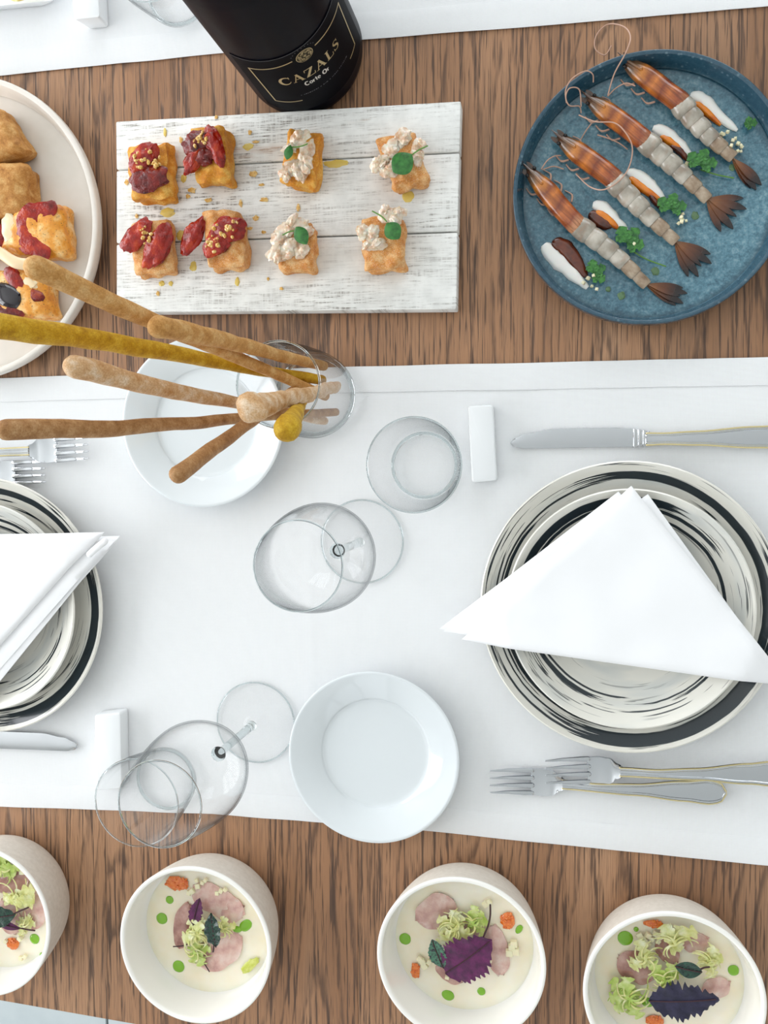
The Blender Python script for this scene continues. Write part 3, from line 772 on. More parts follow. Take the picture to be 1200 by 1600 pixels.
# ================================================================== CANAPES
def px_len(px, py, n, z=0.04): return (P(px + n, py, z) - P(px, py, z)).length
BH = 0.021
def canape(label, quad, mat, seed, name='canape', group='canapes on the whitewashed board'):
    zt = ZB + BH
    ps = [P(a, b, zt) for a, b in quad]; c = sum(ps, Vector()) / 4; c.z = ZB
    t = thing(name, label, 'canape', c, group=group)
    k = 0.97
    obj('bread', crust([(p - c) * k for p in ps], BH, seed, .0035, .0032, .0022), mat, t)
    return t, c
def tomato(t, c, px, py, lpx, wpx, deg, mat='tomato', seed=1, dz=0.0):
    zt = BH + 0.0045 + dz
    p = P(px, py, ZB + zt) - c; s = px_len(px, py, 1)
    obj('tomato', blob(p, lpx * s / 2, wpx * s / 2, 0.0044, math.radians(deg), .30, 1.7, seed * 3.7, 4), mat, t)
def nuts(t, c, spots, seed, dz=0.0075):
    r = random.Random(seed); parts = []
    for px, py, n, spread in spots:
        for _ in range(n):
            q = P(px + r.gauss(0, spread), py + r.gauss(0, spread), ZB + BH + dz + r.uniform(-.001, .002)) - c
            k = r.uniform(.0009, .0022); parts.append(blob(q, k * 1.3, k, k, r.uniform(0, 3), .4, 2, r.random() * 9, 1))
    o = obj('chopped_nuts', join(*parts), 'nuts', t, smooth=False); o['kind'] = 'stuff'

t, c = canape('tomato canape at the upper left of the board, one dark tomato half lying flat', [(194, 224), (262, 221), (268, 310), (205, 312)], 'toast_oil', 1)
tomato(t, c, 234, 279, 58, 38, 4, 'tomato_dark', 2); tomato(t, c, 224, 247, 52, 34, 48, 'tomato', 3)
nuts(t, c, [(216, 250, 12, 5), (236, 252, 10, 6)], 5)
t, c = canape('tomato canape nearest the bottle base, with dark shrivelled tomato', [(297, 196), (352, 194), (361, 284), (304, 286)], 'toast_oil', 2)
tomato(t, c, 335, 226, 60, 27, -68, 'tomato', 4); tomato(t, c, 306, 224, 40, 36, 20, 'tomato_dark', 5); tomato(t, c, 302, 251, 42, 24, 60, 'tomato', 6); tomato(t, c, 320, 244, 30, 26, 0, 'tomato_dark', 8)
nuts(t, c, [(312, 219, 14, 5)], 6)
t, c = canape('tomato canape at the lower left corner of the board, two tomato halves', [(203, 345), (260, 338), (270, 424), (206, 430)], 'toast', 3)
tomato(t, c, 214, 368, 56, 32, 48, 'tomato', 7); tomato(t, c, 246, 385, 70, 36, 62, 'tomato', 9)
nuts(t, c, [(224, 362, 9, 5), (231, 374, 8, 4)], 7)
t, c = canape('tomato canape with a tomato half sliding off its left side', [(313, 326), (370, 325), (384, 418), (326, 420)], 'toast', 4)
tomato(t, c, 302, 369, 58, 29, 58, 'tomato', 10, -0.004); tomato(t, c, 357, 358, 50, 38, 10, 'tomato', 11); tomato(t, c, 338, 381, 44, 36, 50, 'tomato', 12)
nuts(t, c, [(333, 378, 24, 6), (350, 362, 12, 6), (360, 354, 6, 5)], 8)

def shrimp(t, c, spots, seed):
    r = random.Random(seed)
    for px, py, l, w_, deg in spots:
        s = px_len(px, py, 1)
        for k in range(2):
            q = P(px + r.gauss(0, 4) * k, py + r.gauss(0, 4) * k, ZB + BH + .0030 + .0016 * k) - c
            obj('shrimp_piece', blob(q, l * s / 2 * (1.05 - .35 * k), w_ * s / 2 * (1.0 - .3 * k), .0027, math.radians(deg + k * 50), .5, 1.9, r.random() * 20, 3), 'shrimp', t)
def cress(t, c, px, py, l, w_, deg, stem, dz=0.0105):
    s = px_len(px, py, 1); q = P(px, py, ZB + BH + dz) - c
    a = math.radians(deg); VF = leaf(l * s, w_ * s / 2, curl=-0.12, bend=.05, peak=.48, vein=.0002)
    VF = xf(VF, q - Vector((math.cos(a), math.sin(a), 0)) * l * s / 2, a); lf = obj('leaf', VF, 'leaf', t)
    pts = [P(x, y, ZB + BH + dz - .001) - c for x, y in stem]
    obj('stem', tube(curve(pts, 4), .0006, 6), 'stem', t)
t, c = canape('shrimp canape touching the oil smear, with a tiny folded leaf, near the board top', [(449, 200), (501, 204), (492, 296), (432, 284)], 'toast_oil', 5)
shrimp(t, c, [(470, 216, 30, 22, 20), (478, 238, 34, 22, 70), (474, 258, 30, 20, 60), (455, 262, 26, 20, 60), (472, 274, 22, 16, 80), (452, 234, 20, 14, 0), (446, 268, 20, 16, 40)], 3)
cress(t, c, 451, 238, 22, 14, 75, [(454, 230), (468, 229), (480, 225)])
t, c = canape('shrimp canape at the upper right of the board, with one round leaf', [(583, 212), (646, 203), (671, 280), (616, 298)], 'toast', 6)
shrimp(t, c, [(630, 215, 26, 24, 70), (612, 231, 26, 22, 40), (652, 228, 22, 16, 80), (654, 246, 24, 16, 80), (592, 258, 26, 20, 20), (606, 268, 28, 20, -20), (622, 258, 26, 24, 0), (600, 250, 22, 14, 10)], 4)
cress(t, c, 629, 255, 38, 36, 40, [(642, 243), (655, 234), (668, 228)], .0125)
t, c = canape('shrimp canape with a dark pointed leaf, lower row beside the tomato ones', [(428, 354), (489, 345), (492, 422), (433, 424)], 'toast', 7)
shrimp(t, c, [(445, 360, 34, 22, 30), (462, 352, 34, 20, 10), (436, 374, 28, 24, 60), (430, 396, 26, 20, 40), (452, 384, 30, 24, 0), (470, 392, 24, 20, 30), (445, 398, 24, 18, 0), (480, 362, 18, 16, 0)], 5)
cress(t, c, 471, 368, 31, 22, -58, [(465, 360), (452, 362), (442, 367)], .0125)
t, c = canape('shrimp canape at the lower right of the board, half of its crust bare', [(561, 340), (628, 334), (634, 418), (566, 423)], 'toast', 8)
shrimp(t, c, [(566, 362, 24, 18, 80), (582, 366, 26, 22, 60), (590, 382, 26, 18, 0), (604, 336, 26, 20, 20), (618, 342, 24, 20, 60), (624, 332, 20, 16, 0), (578, 384, 20, 14, 0)], 6)
cress(t, c, 614, 361, 31, 27, -50, [(604, 346), (596, 338), (582, 330)], .0125)

# crumbs and oil on the board
cr = [(258, 207, 5, 12, 'oil'), (262, 332, 22, 12, 'oil'), (287, 279, 9, 12, 'oil'), (300, 297, 15, 10, 'nuts'), (294, 307, 8, 8, 'nuts'), (326, 313, 12, 7, 'nuts'), (282, 368, 12, 16, 'oil'), (302, 416, 10, 14, 'oil'), (388, 229, 16, 10, 'oil'), (400, 222, 14, 4, 'nuts'),
      (396, 272, 16, 10, 'nuts'), (413, 312, 14, 8, 'nuts'), (376, 318, 6, 12, 'nuts'), (400, 341, 12, 8, 'nuts'), (391, 207, 7, 7, 'nuts'), (283, 219, 6, 11, 'nuts'), (198, 285, 8, 9, 'nuts'), (253, 443, 8, 8, 'oil'), (267, 443, 7, 7, 'oil'), (371, 440, 7, 12, 'oil'),
      (247, 459, 6, 8, 'nuts'), (440, 451, 8, 5, 'nuts'), (419, 436, 5, 6, 'nuts'), (466, 325, 6, 14, 'nuts'), (214, 338, 6, 8, 'nuts'), (409, 289, 10, 5, 'nuts'), (338, 183, 7, 6, 'nuts'), (352, 365, 0, 0, 'nuts'), (390, 357, 9, 6, 'nuts'), (412, 363, 8, 6, 'nuts')]
OILB = ['short vertical oil streak above the uppermost left tomato canape', 'widest oil drop between the two left tomato canapes', 'amber oil drop under the canape nearest the bottle', 'oil drop between the two lower tomato canapes', 'oil drop below the canape whose tomato slides off', 'oil drop right of the canape nearest the bottle', 'left one of two tiny oil drops below the lower left canape', 'right one of two tiny oil drops below the lower left canape', 'small oil drop near the board front, below the lower tomato canapes']
for px, py, a, b, mt in cr:
    if a == 0: continue
    s = px_len(px, py, 1, ZB); q = P(px, py, ZB)
    if mt == 'nuts': tag(obj('crumb', blob((0, 0, .0004), a * s / 2 * .85, b * s / 2 * .85, .0008, 0, .7, 2.6, px, 2, True), 'nuts', loc=q), 'small golden nut crumb scattered on the whitewashed board', 'crumb', 'nut crumbs on the board')
    else: tag(obj('oil_drop', blob((0, 0, .0001), a * s / 2, b * s / 2, .0006, 0, .4, 1.6, px, 3, True), 'oil', loc=q), OILB.pop(0), 'oil drop', 'oil drops on the board')
for px, py, a, b, lb in ((525, 256, 38, 11, 'pale oil smear on the board right of the folded-leaf canape'), (638, 308, 18, 16, 'pale oil smear on the board below the round-leaf canape')):
    s = px_len(px, py, 1, ZB); tag(obj('oil_smear', blob((0, 0, .0001), a * s / 2, b * s / 2, .0004, 0, .4, 1.6, px, 3, True), 'oil', loc=P(px, py, ZB)), lb, 'oil smear')

# ================================================================== BOTTLE
bpos = P(478, 90, 0); bpos.z = CLOTH
BR = 0.0555
bt = thing('wine_bottle', 'large black wine bottle with gold-lettered label behind the board', 'bottle', bpos)
prof = [(0, .012), (.018, .010), (.034, .002), (BR - .012, 0), (BR - .005, .0012), (BR - .0012, .005), (BR, .011), (BR, .06), (BR, .195)] + smooth_prof([(BR, .195), (BR - .003, .222), (.042, .255), (.028, .285), (.0195, .31), (.0165, .335), (.0160, .362)], 5)[1:] + [(.0188, .362), (.0192, .366), (.0192, .376), (.0182, .378), (.0175, .39), (.0150, .394), (0, .394)]
obj('glass_body', lathe(prof, 96), 'bottle', bt)
face = math.atan2(-bpos.y, -bpos.x) + math.radians(0.0)
def cyl(al, z, r=BR + .0006): return (r * math.cos(face + al), r * math.sin(face + al), z)
def wrap(strips, r):
    """strips of (al,z) left/right pairs onto the bottle wall"""
    V, F = [], []
    for st in strips:
        k = len(V)
        for l, q in st: V += [Vector(cyl(l[0], l[1], r)), Vector(cyl(q[0], q[1], r))]
        for i in range(len(st) - 1): F.append((k + 2 * i, k + 2 * i + 1, k + 2 * i + 3, k + 2 * i + 2))
    return V, F
def stroke(pts, wd):
    """polyline with width -> list of left/right pairs"""
    n = len(pts); ws = wd if hasattr(wd, '__len__') else [wd] * n; out = []
    for i, p in enumerate(pts):
        a, b = pts[max(i - 1, 0)], pts[min(i + 1, n - 1)]; dx, dy = b[0] - a[0], b[1] - a[1]; L = math.hypot(dx, dy) or 1
        nx, ny = -dy / L * ws[i] / 2, dx / L * ws[i] / 2; out.append(((p[0] + nx, p[1] + ny), (p[0] - nx, p[1] - ny)))
    return out
AL = math.radians(62)
lab = obj('label', gridsolid(lambda u, v: cyl(-AL + 2 * AL * u, .022 + .098 * v, BR + .0005), 60, 6, .0004), 'label', bt)
AR = 50; LR = BR + .0009
def seg(p, q, wd, n=24): return stroke([(math.radians(p[0] + (q[0] - p[0]) * i / n) * BR, p[1] + (q[1] - p[1]) * i / n) for i in range(n + 1)], wd)
def unarc(strips): return [[((l[0] / BR, l[1]), (q[0] / BR, q[1])) for l, q in st] for st in strips]
bw = .0013
brd = [seg((-AR, .104), (-11, .108), bw), seg((11, .108), (AR, .104), bw), seg((-AR, .1044), (-AR + 3, .0405), bw), seg((AR, .1044), (AR - 3, .0405), bw), seg((-AR + 3, .041), (-22, .041), bw), seg((34, .041), (AR - 3, .041), bw)]
obj('border', wrap(unarc(brd), LR), 'gold_ink', lab, smooth=False)
obj('edge_line', wrap(unarc([seg((-62, .1195), (62, .1195), .0005, 40)]), LR), 'grey_ink', lab, smooth=False)
def arc(cx, cy, rx, ry, a0, a1, n=18): return [(cx + rx * math.cos(math.radians(a0 + (a1 - a0) * i / n)), cy + ry * math.sin(math.radians(a0 + (a1 - a0) * i / n))) for i in range(n + 1)]
def wl(n, lo, hi): return [lo + (hi - lo) * math.sin(PI * i / (n - 1)) for i in range(n)]
GLY = {
 'C': (0.92, [(arc(.5, .5, .43, .47, 38, 322), wl(19, .05, .2)), ([(.84, .98), (.84, .68)], .04), ([(.80, .80), (.86, .72)], .05), ([(.83, .2), (.88, .3)], .04)]),
 'A': (1.0, [([(.14, 0), (.50, 1)], .065), ([(.46, 1), (.84, 0)], .17), ([(.28, .34), (.68, .34)], .06), ([(.0, .02), (.27, .02)], .05), ([(.68, .02), (1.0, .02)], .05)]),
 'Z': (0.86, [([(.06, .965), (.82, .965)], .07), ([(.72, .97), (.16, .03)], .19), ([(.04, .035), (.84, .035)], .07), ([(.07, .98), (.05, .72)], .05), ([(.82, .02), (.86, .30)], .05)]),
 'L': (0.78, [([(.22, 0), (.22, 1)], .16), ([(.04, .98), (.42, .98)], .05), ([(.04, .025), (.74, .025)], .06), ([(.73, .01), (.77, .30)], .05)]),
 'S': (0.68, [([(.58, .80), (.50, .93), (.36, .97), (.20, .92), (.13, .78), (.18, .64), (.34, .54), (.48, .44), (.56, .32), (.54, .16), (.42, .05), (.28, .03), (.14, .10), (.08, .24)],
              [.04, .05, .06, .08, .11, .14, .17, .17, .14, .11, .08, .06, .05, .04]), ([(.60, .98), (.58, .72)], .04), ([(.07, .02), (.08, .30)], .04)]),
 'c': (0.9, [(arc(.5, .5, .38, .46, 50, 310), .2)]), 'o': (0.62, [(arc(.3, .33, .24, .3, 0, 360, 20), .15)]), 'O': (0.95, [(arc(.46, .5, .38, .46, 0, 360, 22), .19)]),
 'r': (0.48, [([(.12, 0), (.12, .62)], .17), ([(.14, .42), (.26, .58), (.42, .56)], .14)]), 't': (0.44, [([(.2, .06), (.2, .92)], .16), ([(.02, .62), (.4, .62)], .12), ([(.2, .06), (.38, .06)], .1)]),
 'e': (0.6, [(arc(.3, .33, .24, .3, 0, 310, 18), .13), ([(.08, .34), (.54, .34)], .1)]), ' ': (0.42, [])}
def text(s, al_c, z0, h, sx, gap):
    wds = [GLY[ch][0] for ch in s]; tot = sum(wds) * h * sx + gap * (len(s) - 1); x = al_c - tot / 2; out = []
    for ch, wd in zip(s, wds):
        for pts, ww in GLY[ch][1]:
            ws = [v * h for v in ww] if hasattr(ww, '__len__') else ww * h
            dense = []
            if len(pts) == 2:
                for i in range(5): dense.append((pts[0][0] + (pts[1][0] - pts[0][0]) * i / 4, pts[0][1] + (pts[1][1] - pts[0][1]) * i / 4))
            else: dense = pts
            out.append(stroke([(x + p[0] * h * sx, z0 + p[1] * h) for p in dense], ws))
        x += wd * h * sx + gap
    return out
obj('lettering', wrap(unarc(text('CAZALS', 0, .0745, .0125, .82, .0011)), LR), 'gold_ink', lab, smooth=False)
obj('lettering', wrap(unarc(text('corte Or', 0, .0635, .0062, .72, .0003)), LR), 'pale_ink', lab, smooth=False)
tiny = []
x = -.020; r = random.Random(4)
while x < .030:
    l = r.uniform(.0006, .0019); tiny.append(stroke([(x, .0505), (x + l, .0505)], r.uniform(.0006, .0013))); x += l + r.choice((.0005, .0006, .0007, .0018))
for k in range(9):
    a = math.radians(150 - 15 * k); tiny.append(stroke([(.0125 * math.cos(a) * .95, .108 + .0100 * math.sin(a)), (.0125 * math.cos(a - .06) * .95, .108 + .0100 * math.sin(a - .06))], .0008))
obj('small_print', wrap(unarc(tiny), LR), 'grey_ink', lab, smooth=False)
# emblem: gold roundel with dark knot work
def disc(cx, cz, rr, n=24): return stroke([(cx - rr + 2 * rr * i / n, cz) for i in range(n + 1)], [max(1e-5, 2 * math.sqrt(max(0, rr * rr - (rr * (2 * i / n - 1)) ** 2))) for i in range(n + 1)])
EZ, ER = .1065, .0078
obj('emblem', wrap(unarc([disc(0, EZ, ER)]), LR), 'gold_ink', lab, smooth=False)
ring = [stroke(arc(0, EZ, ER * .86, ER * .86, 0, 360, 30), .0005), stroke(arc(0, EZ, ER * .24, ER * .24, 0, 360, 16), .0006)]
for k in range(6):
    a = PI / 3 * k; cx, cz = ER * .54 * math.cos(a), EZ + ER * .54 * math.sin(a); ring.append(stroke(arc(cx, cz, ER * .24, ER * .24, 40 * k, 40 * k + 290, 14), .0007)); ring.append(disc(cx, cz, .0005, 8))
obj('emblem_lines', wrap(unarc(ring), LR + .0003), 'label', lab, smooth=False)

# ================================================================== BLUE PLATE
bl = P(1015, 293, .025); bl.z = 0
prof = smooth_prof([(0, .0055), (.099, .0055), (.1045, .0075), (.1075, .016), (.1092, .0236)], 6) + smooth_prof([(.1112, .0246), (.1127, .0232), (.1122, .013), (.106, .003), (.095, .0004)], 5) + [(.09, 0), (0, 0)]
tag(obj('blue_plate', lathe(prof, 110), 'blue', loc=bl), 'round speckled teal-blue plate holding four prawns', 'plate')
ZBL = 0.0056

def prawn(label, head, neck, hip, tip, flip=1, bend=0.0, seed=0):
    zz = ZBL + 0.008
    a, b, c_, d = [P(*q, zz) for q in (head, neck, hip, tip)]
    ax = (c_ - a); rz = math.atan2(ax.y, ax.x)
    org = Vector((a.x, a.y, ZBL)); inv = Matrix.Rotation(-rz, 4, 'Z')
    loc = lambda v: inv @ (Vector((v.x, v.y, ZBL)) - org)
    b, c_, d = loc(b), loc(c_), loc(d)
    t = thing('prawn', label, 'prawn', org, rz, 'raw prawns on the blue plate')
    Z = 0.0085
    hl = b.x; wid = 0.0090
    # carapace
    pts = curve([(0.003, 0, Z), (hl * .25, b.y * .2, Z), (hl * .6, b.y * .6, Z), (hl * 1.02, b.y, Z)], 7)
    n = len(pts); rr = [wid * (0.30 + .70 * min(1, (i / (n - 1)) / .5) ** .75) * (1 - .08 * max(0, i / (n - 1) - .6)) for i in range(n)]
    obj('carapace', tube(pts, rr, 18, .82, (0, 0, 1), .06, seed), 'head', t)
    # rostrum
    obj('rostrum', tube(curve([(hl * .32, b.y * .3, Z + wid * .72), (hl * .12, 0, Z + wid * .55), (-.006, 0, Z + .0038)], 5), [.0016] * 6 + [.0010] * 3 + [.0004] * 2, 8, 1.2), 'head', t)
    for s in (-1, 1):
        obj('eye', blob((0.006, s * .0042, Z + .0028), .0019, .0016, .0016, 0, .05, 1, 1, 2), 'eye', t)
        obj('antenna_scale', xf(leaf(.011, .0020, peak=.5, th=.0005, bend=.04), (.0075, s * .0028, Z + .001), PI - s * .10), 'head', t)
        for k in range(3):
            x = hl * (.34 + .2 * k)
            obj('leg', tube(curve([(x, s * wid * .8, .004), (x - .004, s * (wid + .0025), .003), (x - .011, s * (wid + .0015), .0012)], 4), [.0009] * 5 + [.0006] * 4, 6), 'antenna', t)
    # abdomen: six overlapping rings along the body
    nseg = 6
    path = lambda u: Vector((b.x + (c_.x - b.x) * u, b.y * (1 - u) + c_.y * u + bend * math.sin(PI * u), 0))
    for k in range(nseg):
        u0, u1 = k / nseg - .02, (k + 1) / nseg + .035
        w0 = wid * (1.0 - .075 * k - .004 * k * k)
        P0, P1 = path(u0), path(u1); N = 11; sp = []; sr = []
        for i in range(N):
            s = i / (N - 1); q = P0.lerp(P1, s); sp.append((q.x, q.y, Z - .0008 - .0003 * k)); sr.append(w0 * (0.84 + .24 * math.sin(PI * s * .78) ** .8 - (.10 if i == N - 1 else 0)))
        obj('abdomen_segment', tube(sp, sr, 18, .80, (0, 0, 1), .03, seed + k, False), 'abdomen' if k < 4 else 'abdomen_end', t)
    # tail fan
    dv = d - c_; ta = math.atan2(dv.y, dv.x); tl = dv.length
    for k, (aa, ll, ww) in enumerate(((0, .86, .0030), (.26, 1.0, .0042), (-.26, 1.0, .0042), (.52, .88, .0038), (-.52, .88, .0038))):
        VF = leaf(tl * ll * 1.02, ww * .74, peak=.62, th=.0009, curl=.15)
        obj('tail_blade', xf(VF, (0, 0, 0), 0, 0, .10), 'tail', t, (c_.x, c_.y, .0066 - .0006 * k), ta + aa * flip * .85)
    return t, org, rz
prawn('prawn nearest the plate\'s lower left rim, lowest of the four', (822, 263), (899, 350), (1008, 442), (1072, 464), .55, .002, 1)
prawn('second prawn from the lower left on the blue plate', (870, 213), (956, 278), (1054, 374), (1104, 420), .9, -.001, 2)
prawn('third prawn from the lower left, tail fan spread wide open', (915, 151), (1004, 217), (1104, 308), (1160, 340), 1.25, .001, 3)
prawn('uppermost prawn on the blue plate, tail reaching the right rim', (973, 93), (1060, 158), (1144, 243), (1188, 289), .35, -.002, 4)
def antennae(label, pxs, zs):
    pts = [P(a, b, z) for (a, b), z in zip(pxs, zs)]
    tag(obj('antenna', tube(curve(pts, 8), .00055, 6), 'antenna'), label, 'antenna', 'long prawn antennae')
antennae('long antenna looping out beyond the rim above the uppermost prawn', [(950, 148), (960, 115), (978, 82), (985, 58), (975, 42), (950, 38), (932, 55), (930, 76), (945, 86), (955, 72)], [.02, .027, .030, .026, .015, .006, .004, .004, .004, .004])
antennae('curled antenna from the third prawn crossing the upper left rim', [(908, 166), (905, 140), (890, 138), (884, 152), (890, 165), (905, 166), (908, 176)], [.018, .024, .030, .030, .026, .018, .013])
antennae('thin antenna arching over the upper left rim', [(885, 160), (884, 140), (895, 122), (915, 111), (926, 116), (927, 128)], [.028, .029, .030, .029, .026, .02])
antennae('long antenna draped over the second and third prawns', [(905, 180), (930, 190), (960, 192), (978, 208), (988, 230), (984, 258), (970, 280), (945, 296), (922, 292), (900, 272)], [.022, .024, .026, .027, .024, .020, .022, .022, .016, .010])
antennae('straight antenna lying between the two upper prawns', [(950, 150), (962, 138), (978, 130), (992, 134)], [.012, .014, .016, .018])
antennae('short antenna between the second and third prawns', [(907, 219), (915, 205), (924, 193)], [.008, .01, .012])
antennae('short forked antenna above the lowest prawn', [(846, 264), (855, 251), (866, 244), (876, 243)], [.014, .014, .012, .010])
antennae('short antenna lying on the glaze between the two lower prawns', [(848, 265), (865, 260), (880, 264)], [.012, .009, .008])
antennae('pinkish antenna tucked under the head of the third prawn', [(934, 211), (950, 216), (968, 224), (980, 233)], [.014, .012, .010, .008])

def smear(label, white, wpx, sauces):
    s = px_len(1000, 290, 1, .01)
    pts = [P(a, b, ZBL + .0004) for a, b in white]; c = pts[0].copy(); c.z = ZBL
    t = thing('cream_smear', label, 'cream', c, group='cream smears on the blue plate')
    pc = curve([p - c for p in pts], 5); n = len(pc)
    obj('white_cream', puddle(None, [wpx * s / 2 * (1 + .25 * noise.noise(Vector((i * .5, wpx + white[0][0], 2)))) * (max(0.06, math.sin(PI * min(1, (i + .4) / (n)) ** .7)) ** .55) for i in range(n)], pc, .0030), 'white_cream', t)
    for line, wp, mat in sauces:
        pc = curve([P(a, b, ZBL + .0008) - c for a, b in line], 5); n = len(pc)
        obj('bisque', puddle(None, [wp * s / 2 * (1 + .3 * noise.noise(Vector((i * .6, wp + line[0][0], 7)))) * (max(0.06, math.sin(PI * min(1, (i + .4) / n) ** .8)) ** .6) for i in range(n)], pc, .0034), mat, t)
smear('cream smear with orange sauce right of the uppermost prawn', [(1078, 150), (1098, 155), (1120, 178), (1152, 204)], 21, [([(1085, 161), (1100, 172), (1126, 196)], 12, 'orange_sauce')])
smear('cream smear with orange and brown sauce above the third prawn\'s tail', [(1020, 200), (1038, 207), (1060, 224), (1082, 246)], 21, [([(1032, 213), (1048, 222), (1068, 238)], 12, 'orange_sauce'), ([(1048, 228), (1064, 238), (1075, 252)], 11, 'brown_sauce')])
smear('cream smear with a long orange streak between second and third prawns', [(980, 268), (1000, 277), (1020, 294), (1042, 318)], 21, [([(984, 278), (1002, 293), (1034, 314)], 14, 'orange_sauce'), ([(1014, 304), (1026, 318), (1036, 326)], 9, 'brown_sauce')])
smear('cream smear with orange and dark sauce above the lowest prawn', [(926, 320), (942, 324), (960, 342), (980, 360)], 20, [([(922, 332), (938, 346), (956, 354)], 22, 'brown_sauce'), ([(930, 332), (946, 340), (966, 357)], 15, 'orange_sauce')])
smear('cream smear with wide dark brown sauce, alone near the lower left rim', [(850, 382), (866, 402), (890, 424), (918, 450)], 26, [([(862, 380), (880, 385), (898, 406), (916, 432)], 27, 'brown_sauce')])

def parsley(label, px, py, size, deg, stem, lobes=3, z=.006):
    c = P(px, py, ZBL); t = thing('parsley_sprig', label, 'herb', c, group='herb sprigs on the blue plate')
    s = px_len(px, py, 1, .01) * size
    for k in range(lobes):
        a = math.radians(deg + (k - (lobes - 1) / 2) * 62)
        for dd, q in ((-.62, .70), (.62, .70), (0, 1.0)):
            VF = leaf(s * .62 * q, s * .19 * q, serr=.6, nserr=2.4, curl=.10, peak=.64, th=.0003, ruffle=.0004, seed=k, nu=19, nv=7)
            obj('leaflet', xf(VF, (0, 0, z + .0005 * k), a + dd), 'parsley', t)
    if stem: obj('stem', tube(curve([P(a, b, ZBL + .003) - c for a, b in stem], 4), .0006, 6), 'stem', t)
parsley('single flat herb leaf at the right rim beside the uppermost prawn', 1160, 197, 34, 0, None, 1)
parsley('large dark herb sprig with stem beside the third prawn', 1092, 262, 44, 70, [(1095, 265), (1120, 273), (1146, 278)], 3)
parsley('herb sprig below the long orange streak', 1046, 330, 42, 75, None, 3)
parsley('bright green herb sprig above the lowest prawn\'s tail', 978, 382, 46, 50, [(985, 390), (1010, 405), (1040, 416)], 3)
parsley('small herb sprig at the end of the dark brown sauce', 926, 430, 36, 30, None, 3)
for lb, n, px, py, sp in (('ivory dice by the right rim under the uppermost cream smear', 9, 1156, 222, 9), ('ivory dice touching the uppermost prawn\'s cream smear', 4, 1133, 208, 5), ('ivory dice left of the large dark herb sprig', 3, 1077, 258, 4), ('ivory dice under the herb sprig in the middle', 6, 1062, 340, 6), ('ivory dice under the bright green herb sprig', 4, 996, 384, 5), ('ivory dice at the tip of the brown sauce smear', 6, 926, 444, 6)):
    r = random.Random(px); s = px_len(px, py, 1, .01)
    for k in range(n):
        q = P(px + r.gauss(0, sp), py + r.gauss(0, sp), ZBL + .0035 + .0008 * k * (k % 2)); k2 = r.uniform(3.2, 5.0) * s / 2 * 1.15
        VF = prism([(-k2, -k2), (k2, -k2), (k2, k2 * .8), (-k2 * .9, k2)], -k2, k2, k2 * .2)
        tag(obj('vegetable_dice', xf(VF, (0, 0, 0), r.uniform(0, 3), r.uniform(-.5, .5), r.uniform(-.5, .5)), 'dice', loc=q), lb, 'dice', lb.replace('ivory ', ''))
OILP = ['oil drop right of the middle herb sprig on the blue glaze', 'oil drop below the lowest prawn on the blue glaze', 'oil drop on the glaze between the tails of the two lower prawns', 'oil drop on the glaze right of the large dark herb sprig', 'tiny oil drop beside the small herb sprig near the brown sauce']
for px, py, a in ((1086, 337, 12), (971, 462, 12), (1024, 424, 12), (1144, 262, 10), (950, 452, 8)):
    s = px_len(px, py, 1, .01); tag(obj('oil_drop', blob((0, 0, 0), a * s / 2, a * s * .55, .0008, .4, .3, 1.5, px, 3, True), 'oil_green', loc=P(px, py, ZBL + .0002)), OILP.pop(0), 'oil drop', 'oil drops on the blue plate')

# ================================================================== GLASSWARE
def ring(r, z, rad, n=72, m=8):
    V, F = [], []
    for i in range(n):
        a = 2 * PI * i / n
        for j in range(m):
            b = 2 * PI * j / m; rr = r + rad * math.cos(b); V.append(Vector((rr * math.cos(a), rr * math.sin(a), z + rad * math.sin(b))))
    for i in range(n):
        for j in range(m): F.append((i * m + j, ((i + 1) % n) * m + j, ((i + 1) % n) * m + (j + 1) % m, i * m + (j + 1) % m))
    return V, F
def wine_glass(px, py, label):
    c = P(px, py, CLOTH); c.z = ZP
    t = thing('wine_glass', label, 'wine glass', c, group='empty wine glasses')
    obj('foot', lathe([(0, 0)] + smooth_prof([(.0370, 0), (.0380, .0006), (.0376, .0014), (.022, .0032), (.008, .0062), (.0046, .012)], 4) + [(0, .012)], 80), 'glass', t, sharp=80)
    obj('foot_edge', ring(.0384, .0011, .0008), 'glass_edge', t)
    obj('stem', lathe([(0, .0115)] + smooth_prof([(.0046, .012), (.0038, .030), (.0036, .070), (.0040, .090), (.0065, .0978)], 5) + [(0, .0978)], 24), 'glass_edge', t)
    bowl_o = smooth_prof([(.0065, .0975), (.019, .1035), (.0325, .117), (.0405, .140), (.0408, .160), (.0372, .187), (.0322, .2135)], 6)
    bowl_i = smooth_prof([(.0312, .2135), (.0362, .187), (.0398, .160), (.0395, .1405), (.0317, .1185), (.018, .1052), (.006, .0998), (0, .0995)], 6)
    obj('bowl', lathe([(0, .0972)] + bowl_o + bowl_i, 80), 'glass', t, sharp=80)
    obj('rim', ring(.0317, .2138, .00072), 'glass_edge', t)
wine_glass(566, 846, 'empty stemmed wine glass at the middle of the white runner')
wine_glass(400, 1128, 'empty stemmed wine glass whose rim reaches past the near runner edge')
